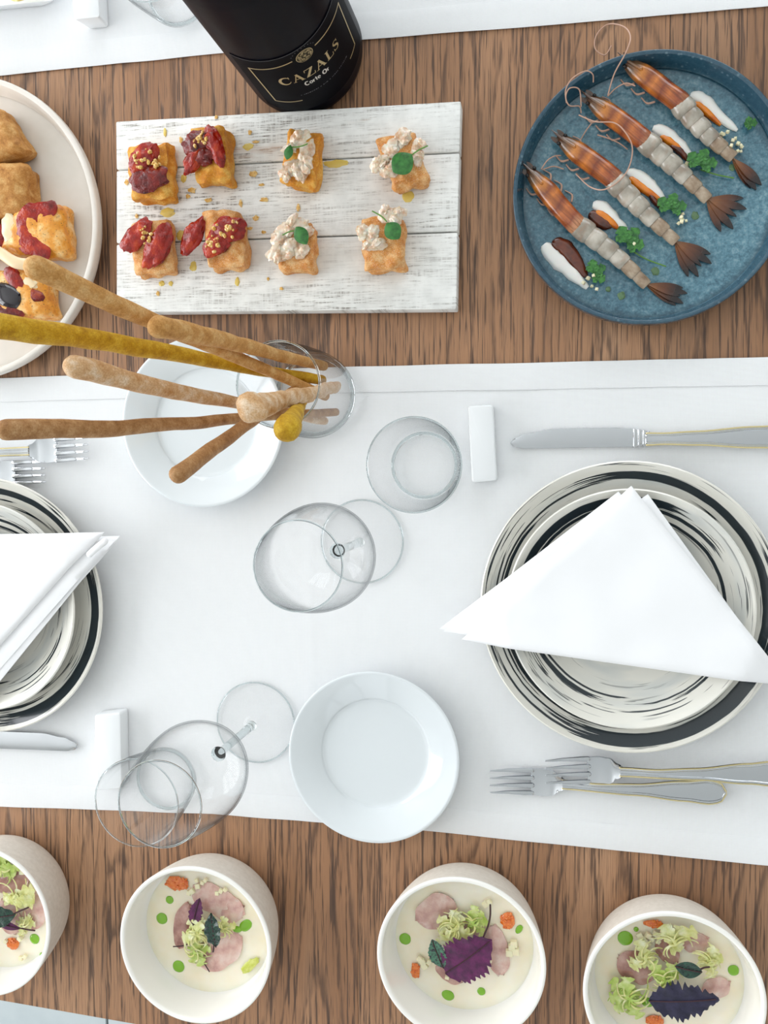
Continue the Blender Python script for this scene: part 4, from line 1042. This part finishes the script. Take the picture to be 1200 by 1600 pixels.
def tumbler(px, py, label):
    c = P(px, py, ZP); c.z = ZP
    t = thing('tumbler', label, 'tumbler', c, group='low clear tumblers')
    prof = [(0, .0012), (.024, .0012), (.0265, 0), (.0295, .0006)] + smooth_prof([(.0310, .003), (.0345, .022), (.0385, .048), (.0405, .067)], 5) + smooth_prof([(.0394, .067), (.0374, .048), (.0332, .022), (.0300, .0095), (.026, .0072), (0, .0070)], 5)
    obj('body', lathe(prof, 80), 'glass', t, sharp=80)
    obj('rim', ring(.03995, .0672, .0007), 'glass_edge', t)
    obj('base_edge', ring(.0290, .0042, .0016), 'glass_edge', t)
tumbler(664, 727, 'low clear tumbler beside the white porcelain block')
tumbler(262, 1215, 'low clear tumbler partly hidden behind the tilted-looking wine glass')
tumbler(282, -8, 'low clear tumbler left of the bottle, only its base in view')

GP = P(494, 619, CLOTH); GP.z = ZP
GR, GH = .0348, .118; GB = .0395
prof = [(0, .0014), (.030, .0014), (.033, 0)] + smooth_prof([(.0360, .0012), (GB - .0006, .008), (GB, .020), (GB - .001, .06), (GR, GH - .002)], 4) + [(GR - .0003, GH), (GR - .0012, GH)] + smooth_prof([(GR - .0013, GH - .002), (GB - .0024, .06), (GB - .0015, .022), (GB - .004, .011), (.030, .0085), (0, .0082)], 4)
tg = thing('breadstick_glass', 'tall straight glass holding the bundle of breadsticks', 'glass', GP)
obj('body', lathe(prof, 80), 'glass', tg, sharp=80); obj('rim', ring(GR - .0006, GH - .0005, .0009), 'glass_edge', tg); obj('base_edge', ring(.0355, .0045, .0022), 'glass_edge', tg)

def breadstick(label, tip, bot, rad0, rad1, mat, z=None, bows=(0, 0), seed=0, knob=0.0, lump=.10, m=0.0, bz=0.0):
    """bot: offset from the glass axis as (deg, fraction of free radius); rests on the rim unless z is given"""
    rm = max(rad0, rad1)
    B = GP + Vector((math.cos(math.radians(bot[0])), math.sin(math.radians(bot[0])), 0)) * (GB - .005 - rad1) * bot[1]; B.z = GP.z + .0095 + rad1 + bz
    zr = GP.z + GH
    def rimdist(zz):
        T = P(*tip, zz); q = B.lerp(T, (zr - B.z) / (T.z - B.z)); return math.hypot(q.x - GP.x, q.y - GP.y)
    if z is None:
        lo, hi = zr + .005, .6
        for _ in range(50):
            mid = (lo + hi) / 2
            if rimdist(mid) > GR - .003 - (rad0 + rad1) / 2 - m: lo = mid
            else: hi = mid
        z = hi
    T = P(*tip, z); L = (T - B).length
    d = (T - B).normalized(); s = d.cross(Vector((0, 0, 1))).normalized(); u = s.cross(d)
    n = 46; pts = []; rr = []
    for i in range(n):
        k = i / (n - 1); f = max(0, (k - .35) / .65)
        pts.append(B.lerp(T, k) + s * (bows[0] * math.sin(PI * f)) + u * (bows[1] * math.sin(PI * f)) + s * .0008 * noise.noise(Vector((k * 7, seed, 1))))
        rr.append((rad1 + (rad0 - rad1) * k ** 1.6) * (1 + .07 * noise.noise(Vector((k * 9, seed, 5)))) * (1 + knob * math.exp(-((k - .97) / .05) ** 2)))
    pts = [p - GP for p in pts]
    tag(obj('breadstick', tube(pts, rr, 16, 1.0, None, lump, seed), mat, loc=GP), label, 'breadstick', 'breadsticks in the glass')
breadstick('thick tan breadstick reaching over the cream plate, uppermost of the bundle', (56, 418), (-10, .622), .0070, .0042, 'tan_stick', bows=(-.001, .001), seed=1, m=.0137, bz=.0254)
breadstick('shorter tan breadstick with blunt end in front of the whitewashed board', (248, 511), (60, .936), .0074, .0044, 'tan_stick', bows=(.0015, 0), seed=2, m=.0022, bz=.013)
breadstick('long saffron-yellow breadstick running off the left edge', (-30, 506), (32.5, .642), .0084, .0044, 'yellow_stick', bows=(.002, 0), seed=3, m=.0018, bz=.0281)
breadstick('pale tan breadstick with tapered end, below the long yellow one', (117, 573), (-60, .906), .0074, .0038, 'pale_stick', bows=(-.002, 0), seed=4, m=.0016, bz=.0107)
breadstick('thin brown breadstick reaching the left forks', (10, 672), (-33.5, 1.0), .0064, .0036, 'brown_stick', bows=(-.003, .002), seed=5, m=0.0, bz=.0166)
breadstick('short dark brown breadstick pointing down over the white side plate', (278, 741), (80, .396), .0058, .0038, 'brown_stick', seed=6, m=.0099, bz=.0203)
breadstick('stubby pale breadstick with split crumbly end, pointing at the viewer', (392, 640), (10, .944), .0083, .0050, 'pale_stick', z=.235, bows=(.002, 0), seed=7, knob=.25, lump=.45, bz=.0212)
breadstick('stubby yellow breadstick with rounded knob, pointing at the viewer', (448, 670), (-90, .2), .0080, .0046, 'yellow_stick', z=.235, bows=(-.002, 0), seed=8, knob=.18, bz=.03)

# ================================================================== PORCELAIN BLOCKS
def block(label, top, h, flare=0.0):
    ps = [P(a, b, h + CLOTH) for a, b in top]; c = sum(ps, Vector()) / 4; c.z = ZP
    poly = roundpoly([p - c for p in ps], .003, 4)
    V, F = prism(poly, 0.0, h - .0005, .0018)
    n = len(poly)
    V = [Vector((v.x * (1 - flare * (1 - v.z / h)), v.y * (1 - flare * .4 * (1 - v.z / h)), v.z)) for v in V]
    tag(obj('porcelain_rest', (V, F), 'rest', loc=c), label, 'cutlery rest', 'white porcelain rests')
block('white porcelain block standing between the tumbler and the knife', [(731, 634), (770, 632), (776, 751), (737, 754)], .016)
block('white porcelain block left of the near wine glass', [(147, 1117), (188, 1113), (190, 1232), (150, 1236)], .016)
block('white porcelain block on the far runner near the top edge', [(106, -70), (150, -72), (156, 27), (115, 31)], .024, .25)

# white dish cut by the top left corner
zd = .020; ps = [P(-120, -60, zd), P(84, -62, zd), P(88, 1, zd), P(-120, 22, zd)]
c = sum(ps, Vector()) / 4; c.z = ZP
td = thing('square_dish', 'white square dish just entering at the top left corner', 'dish', c)
q = [p - c for p in ps]; outer = roundpoly(q, .006, 4); n = len(outer)
V, F = [], []
for sc, zz in ((.70, 0), (.96, .015), (1.0, .0185), (.985, .0188), (.94, .0150), (.72, .006)): V += [Vector((p.x * sc, p.y * sc, zz)) for p in outer]
for k in range(5):
    for i in range(n): F.append((k * n + i, k * n + (i + 1) % n, (k + 1) * n + (i + 1) % n, (k + 1) * n + i))
F.append(tuple(reversed(range(n)))); F.append(tuple(range(5 * n, 6 * n)))
obj('dish_body', (V, F), 'rest', td)
tag(obj('yellow_garnish', blob((0, 0, .004), .016, .010, .004, .2, .3, 2, 3), 'yellow_food', loc=P(40, -14, zd) ), 'pale yellow food lying on the corner dish', 'food')

# ================================================================== CUTLERY
def ribbon(xs_, wfn, zfn, th, nv=9, crown=0.0):
    def fn(u, v):
        x = xs_[0] + (xs_[1] - xs_[0]) * u; s = v * 2 - 1
        return (x, s * wfn(u), zfn(u) + crown * (1 - s * s))
    return gridsolid(fn, 33, nv, th)
def interp(tab):
    def f(u):
        for (a, x), (b, y) in zip(tab, tab[1:]):
            if u <= b:
                t_ = (u - a) / (b - a) if b > a else 0; t_ = t_ * t_ * (3 - 2 * t_); return x + (y - x) * t_
        return tab[-1][1]
    return f
def handle_parts(t, x0, x1, wtab, ztab, th=.0022):
    wf, zf = interp(wtab), interp(ztab)
    obj('handle', ribbon((x0, x1), wf, zf, th, 11, .0006), 'steel', t)
    pts = []
    N = 40
    for s in (1, -1):
        rng = range(N) if s > 0 else range(N - 1, -1, -1)
        for i in rng:
            u = i / (N - 1); pts.append((x0 + (x1 - x0) * u, s * wf(u), zf(u) - .0002))
    obj('gold_trim', tube(pts, .0009, 6, .9, (0, 0, 1)), 'gold', t)
    pts2 = []
    for s in (1, -1):
        rng = range(N) if s > 0 else range(N - 1, -1, -1)
        for i in rng:
            u = i / (N - 1); pts2.append((x0 + (x1 - x0) * min(u, .992), s * max(.0004, wf(u) - .0022), zf(u) + .0004))
    obj('inner_rib', tube(pts2, .0006, 6, .9, (0, 0, 1)), 'steel', t)
def fork(label, tip, neck_px, length=.203, z=0.0, scale=1.0):
    a, b = P(*tip, .012), P(*neck_px, .012); rz = math.atan2(b.y - a.y, b.x - a.x)
    t = thing('fork', label, 'fork', (a.x, a.y, ZP + z), rz, 'silver forks with gold trim'); t.scale = (scale,) * 3
    # head bowl lies raised: profile of height along x
    zf = interp([(0, .0100), (.018, .0062), (.040, .0040), (.055, .0050), (.066, .0072), (.10, .0115), (length, .0070)])
    hw = interp([(0, .0116), (.35, .0122), (.62, .0112), (.85, .0062), (1, .0034)])
    obj('head', ribbon((.036, .066), hw, lambda u: zf(.036 + .030 * u), .0017, 9, -.0016), 'steel', t)
    for k in range(4):
        y = (k - 1.5) * .0069
        pts = [(x, y * (1 - .05 * (1 - x / .04)), zf(x) - .0012) for x in (0, .006, .014, .022, .030, .037)]
        pts = curve(pts, 3); n = len(pts)
        obj('tine', tube(pts, [.0007 + .0016 * min(1, i / (n * .75)) for i in range(n)], 8, .75, (0, 0, 1)), 'steel', t)
    handle_parts(t, .064, length, [(0, .0036), (.18, .0034), (.45, .0048), (.75, .0085), (.90, .0104), (.965, .0088), (1, .0012)], [(0, .0070), (.25, .0112), (1, .0066)])
    return t
fork('near right fork, whole handle with gold edge in view', (766, 1222), (1130, 1241), .202, .0)
fork('right fork lying across the other, its handle leaving the frame', (853, 1203), (1200, 1207), .204, .0065)
# left pair: handles go off to the left
fork('left fork whose tines reach furthest right, beside the thin breadstick', (140, 700), (20, 706), .204, .0045)
fork('left fork half hidden under the striped plate edge', (69, 737), (-50, 741), .204, .0)

def knife(label, tip, other, z=0.0, flip=1):
    a, b = P(*tip, .004), P(*other, .004); rz = math.atan2(b.y - a.y, b.x - a.x)
    t = thing('table_knife', label, 'knife', (a.x, a.y, ZP + z), rz, 'silver knives with gold trim')
    top = interp([(0, .0022), (.03, .0048), (.1, .0062), (1, .0062)]); bot = interp([(0, -.0010), (.03, .0028), (.12, .0066), (.35, .0104), (.8, .0106), (1, .0092)])
    def fn(u, v):
        y = (top(u) * (1 - v) - bot(u) * v) * flip
        return (.0005 + .107 * u, y, .0032 - .0008 * abs(2 * v - 1) ** 2)
    obj('blade', gridsolid(fn, 50, 9, .0016), 'steel', t)
    def fb(u, v):
        s = v * 2 - 1; return (.106 + .012 * u, s * (.0082 - .0016 * u + .0006 * math.sin(u * 6 * PI)) - .0008 * flip, .0046 - .0016 * s * s + .0004 * math.sin(u * 6 * PI))
    obj('bolster', gridsolid(fb, 22, 9, .0038), 'steel', t)
    handle_parts(t, .117, .232, [(0, .0050), (.12, .0046), (.35, .0056), (.75, .0086), (.93, .0090), (.98, .0070), (1, .0010)], [(0, .0052), (.3, .0068), (1, .0062)], .0050)
knife('silver table knife above the right plates, gold-edged handle', (797, 690), (1200, 683), 0, -1)
knife('silver knife blade beside the left plates, handle out of frame', (121, 1163), (-100, 1155), 0, 1)

# ================================================================== SOUP BOWLS
ZBOWL = 0.060
BOWLS = [(-31, 1440), (304, 1477), (719, 1501), (1052, 1560)]
WHERE = ['leftmost bowl', 'second bowl', 'third bowl', 'rightmost bowl']
SOUP_Z = 0.029
def bowl(i, label):
    px, py = BOWLS[i]; c = P(px, py, ZBOWL); c.z = 0
    t = thing('bowl', label, 'bowl', c, group='bisque bowls along the near edge')
    out = smooth_prof([(.053, .0), (.0595, .003), (.0645, .012), (.0690, .032), (.0728, .0585)], 6)
    lipw = smooth_prof([(.0728, .0585), (.0726, .0603), (.0708, .0608), (.0690, .0601), (.0684, .0585)], 4)
    inn = smooth_prof([(.0684, .0585), (.0668, .045), (.0622, .030), (.050, .0185), (.032, .0125), (0, .0115)], 6)
    obj('outer_wall', lathe([(0, .0)] + out + [(.0718, .0580), (.0680, .032), (.0634, .012), (.058, .0045), (0, .003)], 96), 'bowl_out', t)
    obj('inner_glaze', lathe(lipw + inn[1:] + [(0, .0095), (.032, .0100), (.0515, .0160), (.0638, .0290), (.0682, .045), (.0698, .0580), (.0728, .0585)], 96), 'bowl_in', t)
    so = obj('broth', lathe(smooth_prof([(0, SOUP_Z + .0004), (.044, SOUP_Z + .0003), (.0600, SOUP_Z), (.0620, SOUP_Z + .0004)], 4) + [(.0616, SOUP_Z - .0005), (.053, SOUP_Z - .004), (0, SOUP_Z - .006)], 72), 'soup', loc=c)
    tag(so, 'ivory creamy broth filling the ' + WHERE[i] + ' from the left', 'broth', 'broth in the bowls')
    return c
BC = [bowl(0, 'bisque bowl at the left edge, cut by the frame, leftmost of four'), bowl(1, 'bisque bowl with a dark crinkled leaf, second from the left'),
      bowl(2, 'bisque bowl with a big purple leaf, third from the left'), bowl(3, 'bisque bowl with a blackish leaf, rightmost of four')]

def bl_s(px, py): return px_len(px, py, 1, SOUP_Z)
def fish(i, label, px, py, l, w_, deg, mat='fish', z=.0006, bend=.0):
    s = bl_s(px, py); c = P(px, py, SOUP_Z + z)
    L, W = l * s, w_ * s / 2; seed = px * .37
    def fn(u, v):
        sg = v * 2 - 1; k = math.sqrt(max(0.02, 1 - abs(2 * u - 1) ** 2.6))
        wob = 1 + .22 * noise.noise(Vector((u * 3, sg, seed)))
        y = sg * W * k * wob + bend * L * (4 * u * (1 - u) - .6)
        return (L * (u - .5), y, .0014 * k * (1 - sg * sg) + .0016 * noise.noise(Vector((u * 2.4, sg * 1.2, seed + 4))) + .0012)
    tag(obj('fish_slice', xf(gridsolid(fn, 25, 13, .0022), (0, 0, 0), math.radians(deg)), mat, loc=c), label, 'fish', 'raw fish slices in the ' + WHERE[i])
def dot(i, px, py, a, b=None, deg=0, label=None):
    s = bl_s(px, py); b = b or a
    tag(obj('herb_oil_dot', blob((0, 0, 0), a * s, b * s, .0011, math.radians(deg), .06, 1.2, px, 3, True), 'green_oil', loc=P(px, py, SOUP_Z + .0004)), label or 'round bright green oil dot on the broth of the ' + WHERE[i], 'oil dot', 'green dots in the ' + WHERE[i])
def roe(i, px, py, rx, ry, label, n=26):
    r = random.Random(px); s = bl_s(px, py); parts = []
    for _ in range(n):
        a, q = r.uniform(0, 2 * PI), math.sqrt(r.random()); parts.append(blob((rx * s * q * math.cos(a), ry * s * q * math.sin(a), r.uniform(.0006, .0030) * (1.2 - q)), .0014, .0014, .0013, 0, .1, 1, r.random() * 9, 1))
    base = blob((0, 0, .0004), rx * s, ry * s, .0016, 0, .25, 2, px, 2, True)
    o = obj('roe', join(base, *parts), 'roe', loc=P(px, py, SOUP_Z + .0012)); tag(o, label, 'roe', kind='stuff')
def dice(i, spots, size=6.5):
    r = random.Random(i * 7 + 1)
    for px, py in spots:
        k = size * bl_s(px, py) / 2 * r.uniform(.8, 1.2)
        tag(obj('vegetable_dice', xf(prism([(-k, -k), (k, -k), (k * .9, k), (-k, k * .9)], 0, k * 1.4, k * .2), (0, 0, 0), r.uniform(0, 3), r.uniform(-.3, .3)), 'dice', loc=P(px, py, SOUP_Z + .0022)), 'small ivory vegetable cube in the ' + WHERE[i], 'dice', 'ivory cubes in the ' + WHERE[i])
def frisee(i, label, px, py, size, deg, n, mat='frisee', z=.006, spread=2.2):
    """curly lettuce tuft: a few ribs each edged with frilled blades"""
    r = random.Random(int(px + py)); s = bl_s(px, py) * size; c = P(px, py, SOUP_Z + z)
    t = thing('frisee', label, 'lettuce', (c.x, c.y, SOUP_Z), group='frisee lettuce in the ' + WHERE[i])
    for k in range(n):
        a = math.radians(deg) + (k / max(1, n - 1) - .5) * spread + r.uniform(-.15, .15); L = s * r.uniform(.75, 1.1); cv = r.uniform(-.9, .9); lift = r.uniform(.1, .32); w0 = s * r.uniform(.055, .095); ph = r.uniform(0, 6)
        def fn(u, v, a=a, L=L, cv=cv, lift=lift, w0=w0, ph=ph):
            sg = v * 2 - 1; b = a + cv * u
            x = L * (u - .35) * math.cos(b); y = L * (u - .35) * math.sin(b)
            frill = 1 + (1.25 * abs(math.sin(u * 15 + ph + (0 if sg > 0 else 1.7))) - .25) * max(0, u - .1) * 1.5 if abs(sg) > .7 else 1
            wd = w0 * (.55 + 1.3 * u * (1.15 - u) * 2) * frill
            return (x - math.sin(b) * sg * wd, y + math.cos(b) * sg * wd, z + lift * L * math.sin(PI * u * .9) * .5 + .28 * w0 * math.sin(u * 17 + ph + sg * 2) * abs(sg) + .0006)
        obj('blade', gridsolid(fn, 49, 9, .0005), mat, t)
        for e in range(2):
            a2 = a + r.uniform(-1.4, 1.4); c2 = r.choice((-1, 1)) * r.uniform(1.2, 3.2); L2 = L * r.uniform(.6, 1.0)
            pts = [(L2 * q * math.cos(a2 + c2 * q), L2 * q * math.sin(a2 + c2 * q), z + .0022 + .0035 * math.sin(q * 5 + e)) for q in (0, .15, .3, .45, .6, .7)]
            n_ = 21; obj('frill', tube(curve(pts, 4), [.0011 - .0007 * i / n_ for i in range(n_)], 6, .7), mat if e else 'frisee', t)
def herb(i, name, label, px, py, l, w_, deg, mat, z=.012, serr=.0, nserr=9, curl=.1, bend=.06, peak=.45, stem=None, stem_mat='dark_stem', vein=.0004, tilt=0.0, ruffle=0.0):
    s = bl_s(px, py); c = P(px, py, SOUP_Z + z); t = thing(name, label, 'herb leaf', (c.x, c.y, SOUP_Z), group='garnish leaves in the ' + WHERE[i])
    VF = leaf(l * s, w_ * s / 2, serr, nserr, curl, bend, peak, .0004, ruffle, 41, 11, px, vein)
    VF = xf(VF, (-l * s / 2, 0, 0)); VF = xf(VF, (0, 0, z), math.radians(deg), tilt)
    obj('blade', VF, mat, t)
    a = math.radians(deg)
    rib = [Vector((math.cos(a) * q * l * s, math.sin(a) * q * l * s, z + .0006 + bend * l * s * (1 - 4 * q * q))) for q in (-.5, -.25, 0, .25, .45)]
    obj('midrib', tube(curve(rib, 4), [.0005] * 17, 6), stem_mat, t)
    if stem:
        pts = [P(a_, b_, SOUP_Z + z) - Vector((c.x, c.y, SOUP_Z)) for a_, b_ in stem]
        obj('stem', tube(curve(pts, 4), .0008, 6), stem_mat, t)

# leftmost bowl
fish(0, 'pink fish slice at the top of the leftmost bowl', 14, 1376, 62, 36, 10, 'fish_dark'); fish(0, 'pink fish slice with darker streaks at the right of the leftmost bowl', 56, 1422, 56, 36, 75, 'fish'); fish(0, 'pink fish slice under the dark leaf of the leftmost bowl', 14, 1432, 50, 40, 120)
frisee(0, 'curly pale lettuce tuft at the upper edge of the leftmost bowl', 4, 1354, 40, 20, 5, 'frisee_green', .006); frisee(0, 'lettuce stalk reaching the rim of the leftmost bowl', 22, 1402, 55, 15, 4, 'frisee', .007, .9); frisee(0, 'small pale lettuce frill below the dark stems, leftmost bowl', 36, 1442, 30, -30, 4, 'frisee', .004)
herb(0, 'baby_leaf', 'dark glossy leaf with two thin stems in the leftmost bowl', 2, 1431, 44, 30, 10, 'dark_leaf', stem=[(18, 1430), (30, 1424), (44, 1418)], ruffle=.001)
herb(0, 'baby_leaf', 'narrow dark red leaf with stem in the leftmost bowl', 14, 1445, 36, 12, -12, 'purple', .010, stem=[(28, 1449), (40, 1452), (54, 1454)])
roe(0, 20, 1474, 10, 9, 'small orange roe heap on the broth of the leftmost bowl', 16); dot(0, 54, 1467, 7.5); dot(0, 65, 1494, 3.5, 5.5)
dice(0, [(40, 1494), (34, 1496), (33, 1465), (10, 1470), (36, 1361)])
# second bowl
fish(1, 'large pink fish slice at the top right of the second bowl', 340, 1409, 86, 44, -25); fish(1, 'narrow pink fish slice at the left of the second bowl', 288, 1446, 70, 30, 75, 'fish_dark'); fish(1, 'broad pink fish slice at the bottom of the second bowl', 344, 1484, 80, 48, 40); fish(1, 'pink fish tip at the right of the second bowl', 362, 1420, 40, 34, 10)
roe(1, 277, 1380, 18, 11, 'large orange roe heap at the upper rim of the second bowl', 34)
dice(1, [(317, 1378), (310, 1384), (301, 1391), (296, 1394), (322, 1374), (340, 1395), (346, 1391), (352, 1389), (308, 1375)])
dot(1, 253, 1435, 8.5, label='green oil dot, left-hand large one in the second bowl'); dot(1, 265, 1406, 6, label='small green oil dot under the roe in the second bowl'); dot(1, 279, 1510, 9, label='lowest green oil dot in the second bowl'); dot(1, 384, 1446, 11, 8, 40, 'long green oil smear at the right of the second bowl'); dot(1, 370, 1452, 8, 5, 0, 'thin tail of green oil right of the lettuce, second bowl')
herb(1, 'purple_leaf', 'small purple leaf behind the lettuce in the second bowl', 307, 1424, 42, 20, 75, 'purple', .010, .25, 7)
frisee(1, 'pale folded lettuce tuft at the middle of the second bowl', 312, 1458, 50, 120, 6, 'frisee', .007); frisee(1, 'small lettuce frill right of the dark leaf, second bowl', 352, 1450, 30, 70, 4, 'frisee', .007); frisee(1, 'greenish lettuce frill below the middle tuft, second bowl', 306, 1482, 40, -30, 4, 'frisee_green', .004)
herb(1, 'crinkled_leaf', 'dark crinkled leaf standing at the middle of the second bowl', 334, 1453, 50, 24, 98, 'dark_leaf', .017, .1, 9, .3, .05, .5, [(334, 1474), (334, 1480), (333, 1487)], vein=.0012, ruffle=.0012)
tag(obj('pickle_strip', xf(blob((0, 0, 0), .0105, .0042, .0018, 0, .4, 2, 3), (0, 0, 0), .75), 'pickle', loc=P(391, 1508, SOUP_Z + .002)), 'yellow-green pickle strip by the right rim of the second bowl', 'pickle')
for px, py, q, lb in ((296, 1474, [(271, 1479), (285, 1478), (296, 1474)], 'thin green herb stem at the left of the second bowl'), (318, 1500, [(309, 1489), (316, 1500), (327, 1518)], 'thin dark herb stem at the bottom of the second bowl')):
    tag(obj('herb_sprig', tube(curve([P(a, b, SOUP_Z + .005) for a, b in q], 5), .0006, 6), 'dark_stem'), lb, 'stem')
# third bowl
fish(2, 'rounded pink fish slice at the top left of the third bowl', 682, 1424, 68, 54, 35); fish(2, 'long pink fish slice at the right of the third bowl', 776, 1484, 78, 36, 100); fish(2, 'pink fish slice peeping out under the purple leaf, third bowl', 702, 1520, 46, 26, -25, 'fish_dark'); fish(2, 'pale fish slice beneath the lettuce of the third bowl', 724, 1455, 60, 40, 20)
frisee(2, 'curly pale lettuce heap above the purple leaf, third bowl', 712, 1448, 52, 20, 8, 'frisee', .006, 5.0)
frisee(2, 'greenish lettuce blade beside the purple leaf stem, third bowl', 740, 1440, 40, 60, 4, 'frisee_green', .005)
herb(2, 'purple_shiso_leaf', 'big serrated purple leaf with curved stem in the third bowl', 732, 1494, 92, 70, 40, 'purple', .014, .30, 11, .10, .05, .42, [(755, 1465), (763, 1445), (766, 1430), (766, 1414)], 'purple' if False else 'dark_stem', .0006, ruffle=.0012)
herb(2, 'veined_leaf', 'grey-green veined leaf left of the purple one, third bowl', 684, 1490, 46, 26, 112, 'vein_leaf', .015, .15, 9, .15, .05, .5, vein=.0006)
roe(2, 793, 1438, 11, 14, 'orange roe heap at the right rim of the third bowl', 24); roe(2, 649, 1516, 7, 12, 'small orange roe heap at the left of the third bowl', 14)
dot(2, 633, 1467, 9, label='left green oil dot in the third bowl'); dot(2, 700, 1555, 10, 8, -20, 'largest green oil dot below the purple leaf, third bowl'); dot(2, 752, 1549, 6.5, label='small green oil dot at the lower right of the third bowl'); dot(2, 811, 1452, 5, 8, -30, 'green oil streak under the right roe, third bowl')
dice(2, [(764, 1497), (699, 1525), (660, 1502), (664, 1508), (656, 1497), (670, 1503), (758, 1411), (764, 1408)], 7.5)
for k, (px, py) in enumerate(((800, 1478), (806, 1484), (796, 1486), (803, 1472))): dice(2, [(px, py)], 9)
# rightmost bowl
fish(3, 'dark pink fish slice at the left of the rightmost bowl', 994, 1510, 62, 50, -25, 'fish_dark'); fish(3, 'pointed pink fish slice at the middle of the rightmost bowl', 1042, 1484, 46, 32, -55, 'fish_dark'); fish(3, 'small pink fish slice at the upper right of the rightmost bowl', 1086, 1472, 42, 32, 15); fish(3, 'pale fish slice right of the blackish leaf, rightmost bowl', 1118, 1544, 48, 34, 40)
frisee(3, 'upright pale lettuce blade at the top of the rightmost bowl', 1054, 1472, 58, 110, 5, 'frisee', .008, 1.2); frisee(3, 'curly lettuce loop at the left of the rightmost bowl', 1008, 1496, 46, 150, 5, 'frisee', .008); frisee(3, 'curly lettuce tuft at the right of the rightmost bowl', 1104, 1502, 46, 30, 6, 'frisee', .007); frisee(3, 'bright green lettuce frill at the lower left of the rightmost bowl', 984, 1556, 56, 190, 7, 'frisee_green', .006); frisee(3, 'green lettuce heart at the middle of the rightmost bowl', 1038, 1528, 46, 20, 6, 'frisee_green', .007, 4.0)
herb(3, 'baby_leaf', 'small glossy dark green leaf at the middle of the rightmost bowl', 1076, 1514, 42, 26, -8, 'dark_leaf', .018, 0, 9, .15, .05, .5, [(1094, 1515), (1100, 1512), (1108, 1511)])
herb(3, 'blackish_shiso_leaf', 'blackish serrated leaf at the bottom of the rightmost bowl', 1068, 1562, 108, 58, 8, 'black_purple', .015, .45, 11, .08, .04, .42, None, ruffle=.0014)
roe(3, 1020, 1443, 16, 6, 'orange roe at the upper rim of the rightmost bowl', 20); roe(3, 1022, 1594, 14, 9, 'orange roe at the bottom frame edge, rightmost bowl', 22)
dot(3, 977, 1466, 12, label='large green oil blot at the upper left of the rightmost bowl'); dot(3, 1146, 1516, 9, label='round green oil dot at the right of the rightmost bowl'); dot(3, 1012, 1566, 10, 8, 0, 'green oil blot beside the blackish leaf, rightmost bowl'); dot(3, 994, 1452, 4, label='tiny green oil dot near the rim of the rightmost bowl')
dice(3, [(1000, 1462), (1006, 1468), (1012, 1460), (1018, 1466), (1024, 1458), (1030, 1462), (1036, 1456), (1028, 1470), (1010, 1474)], 8)
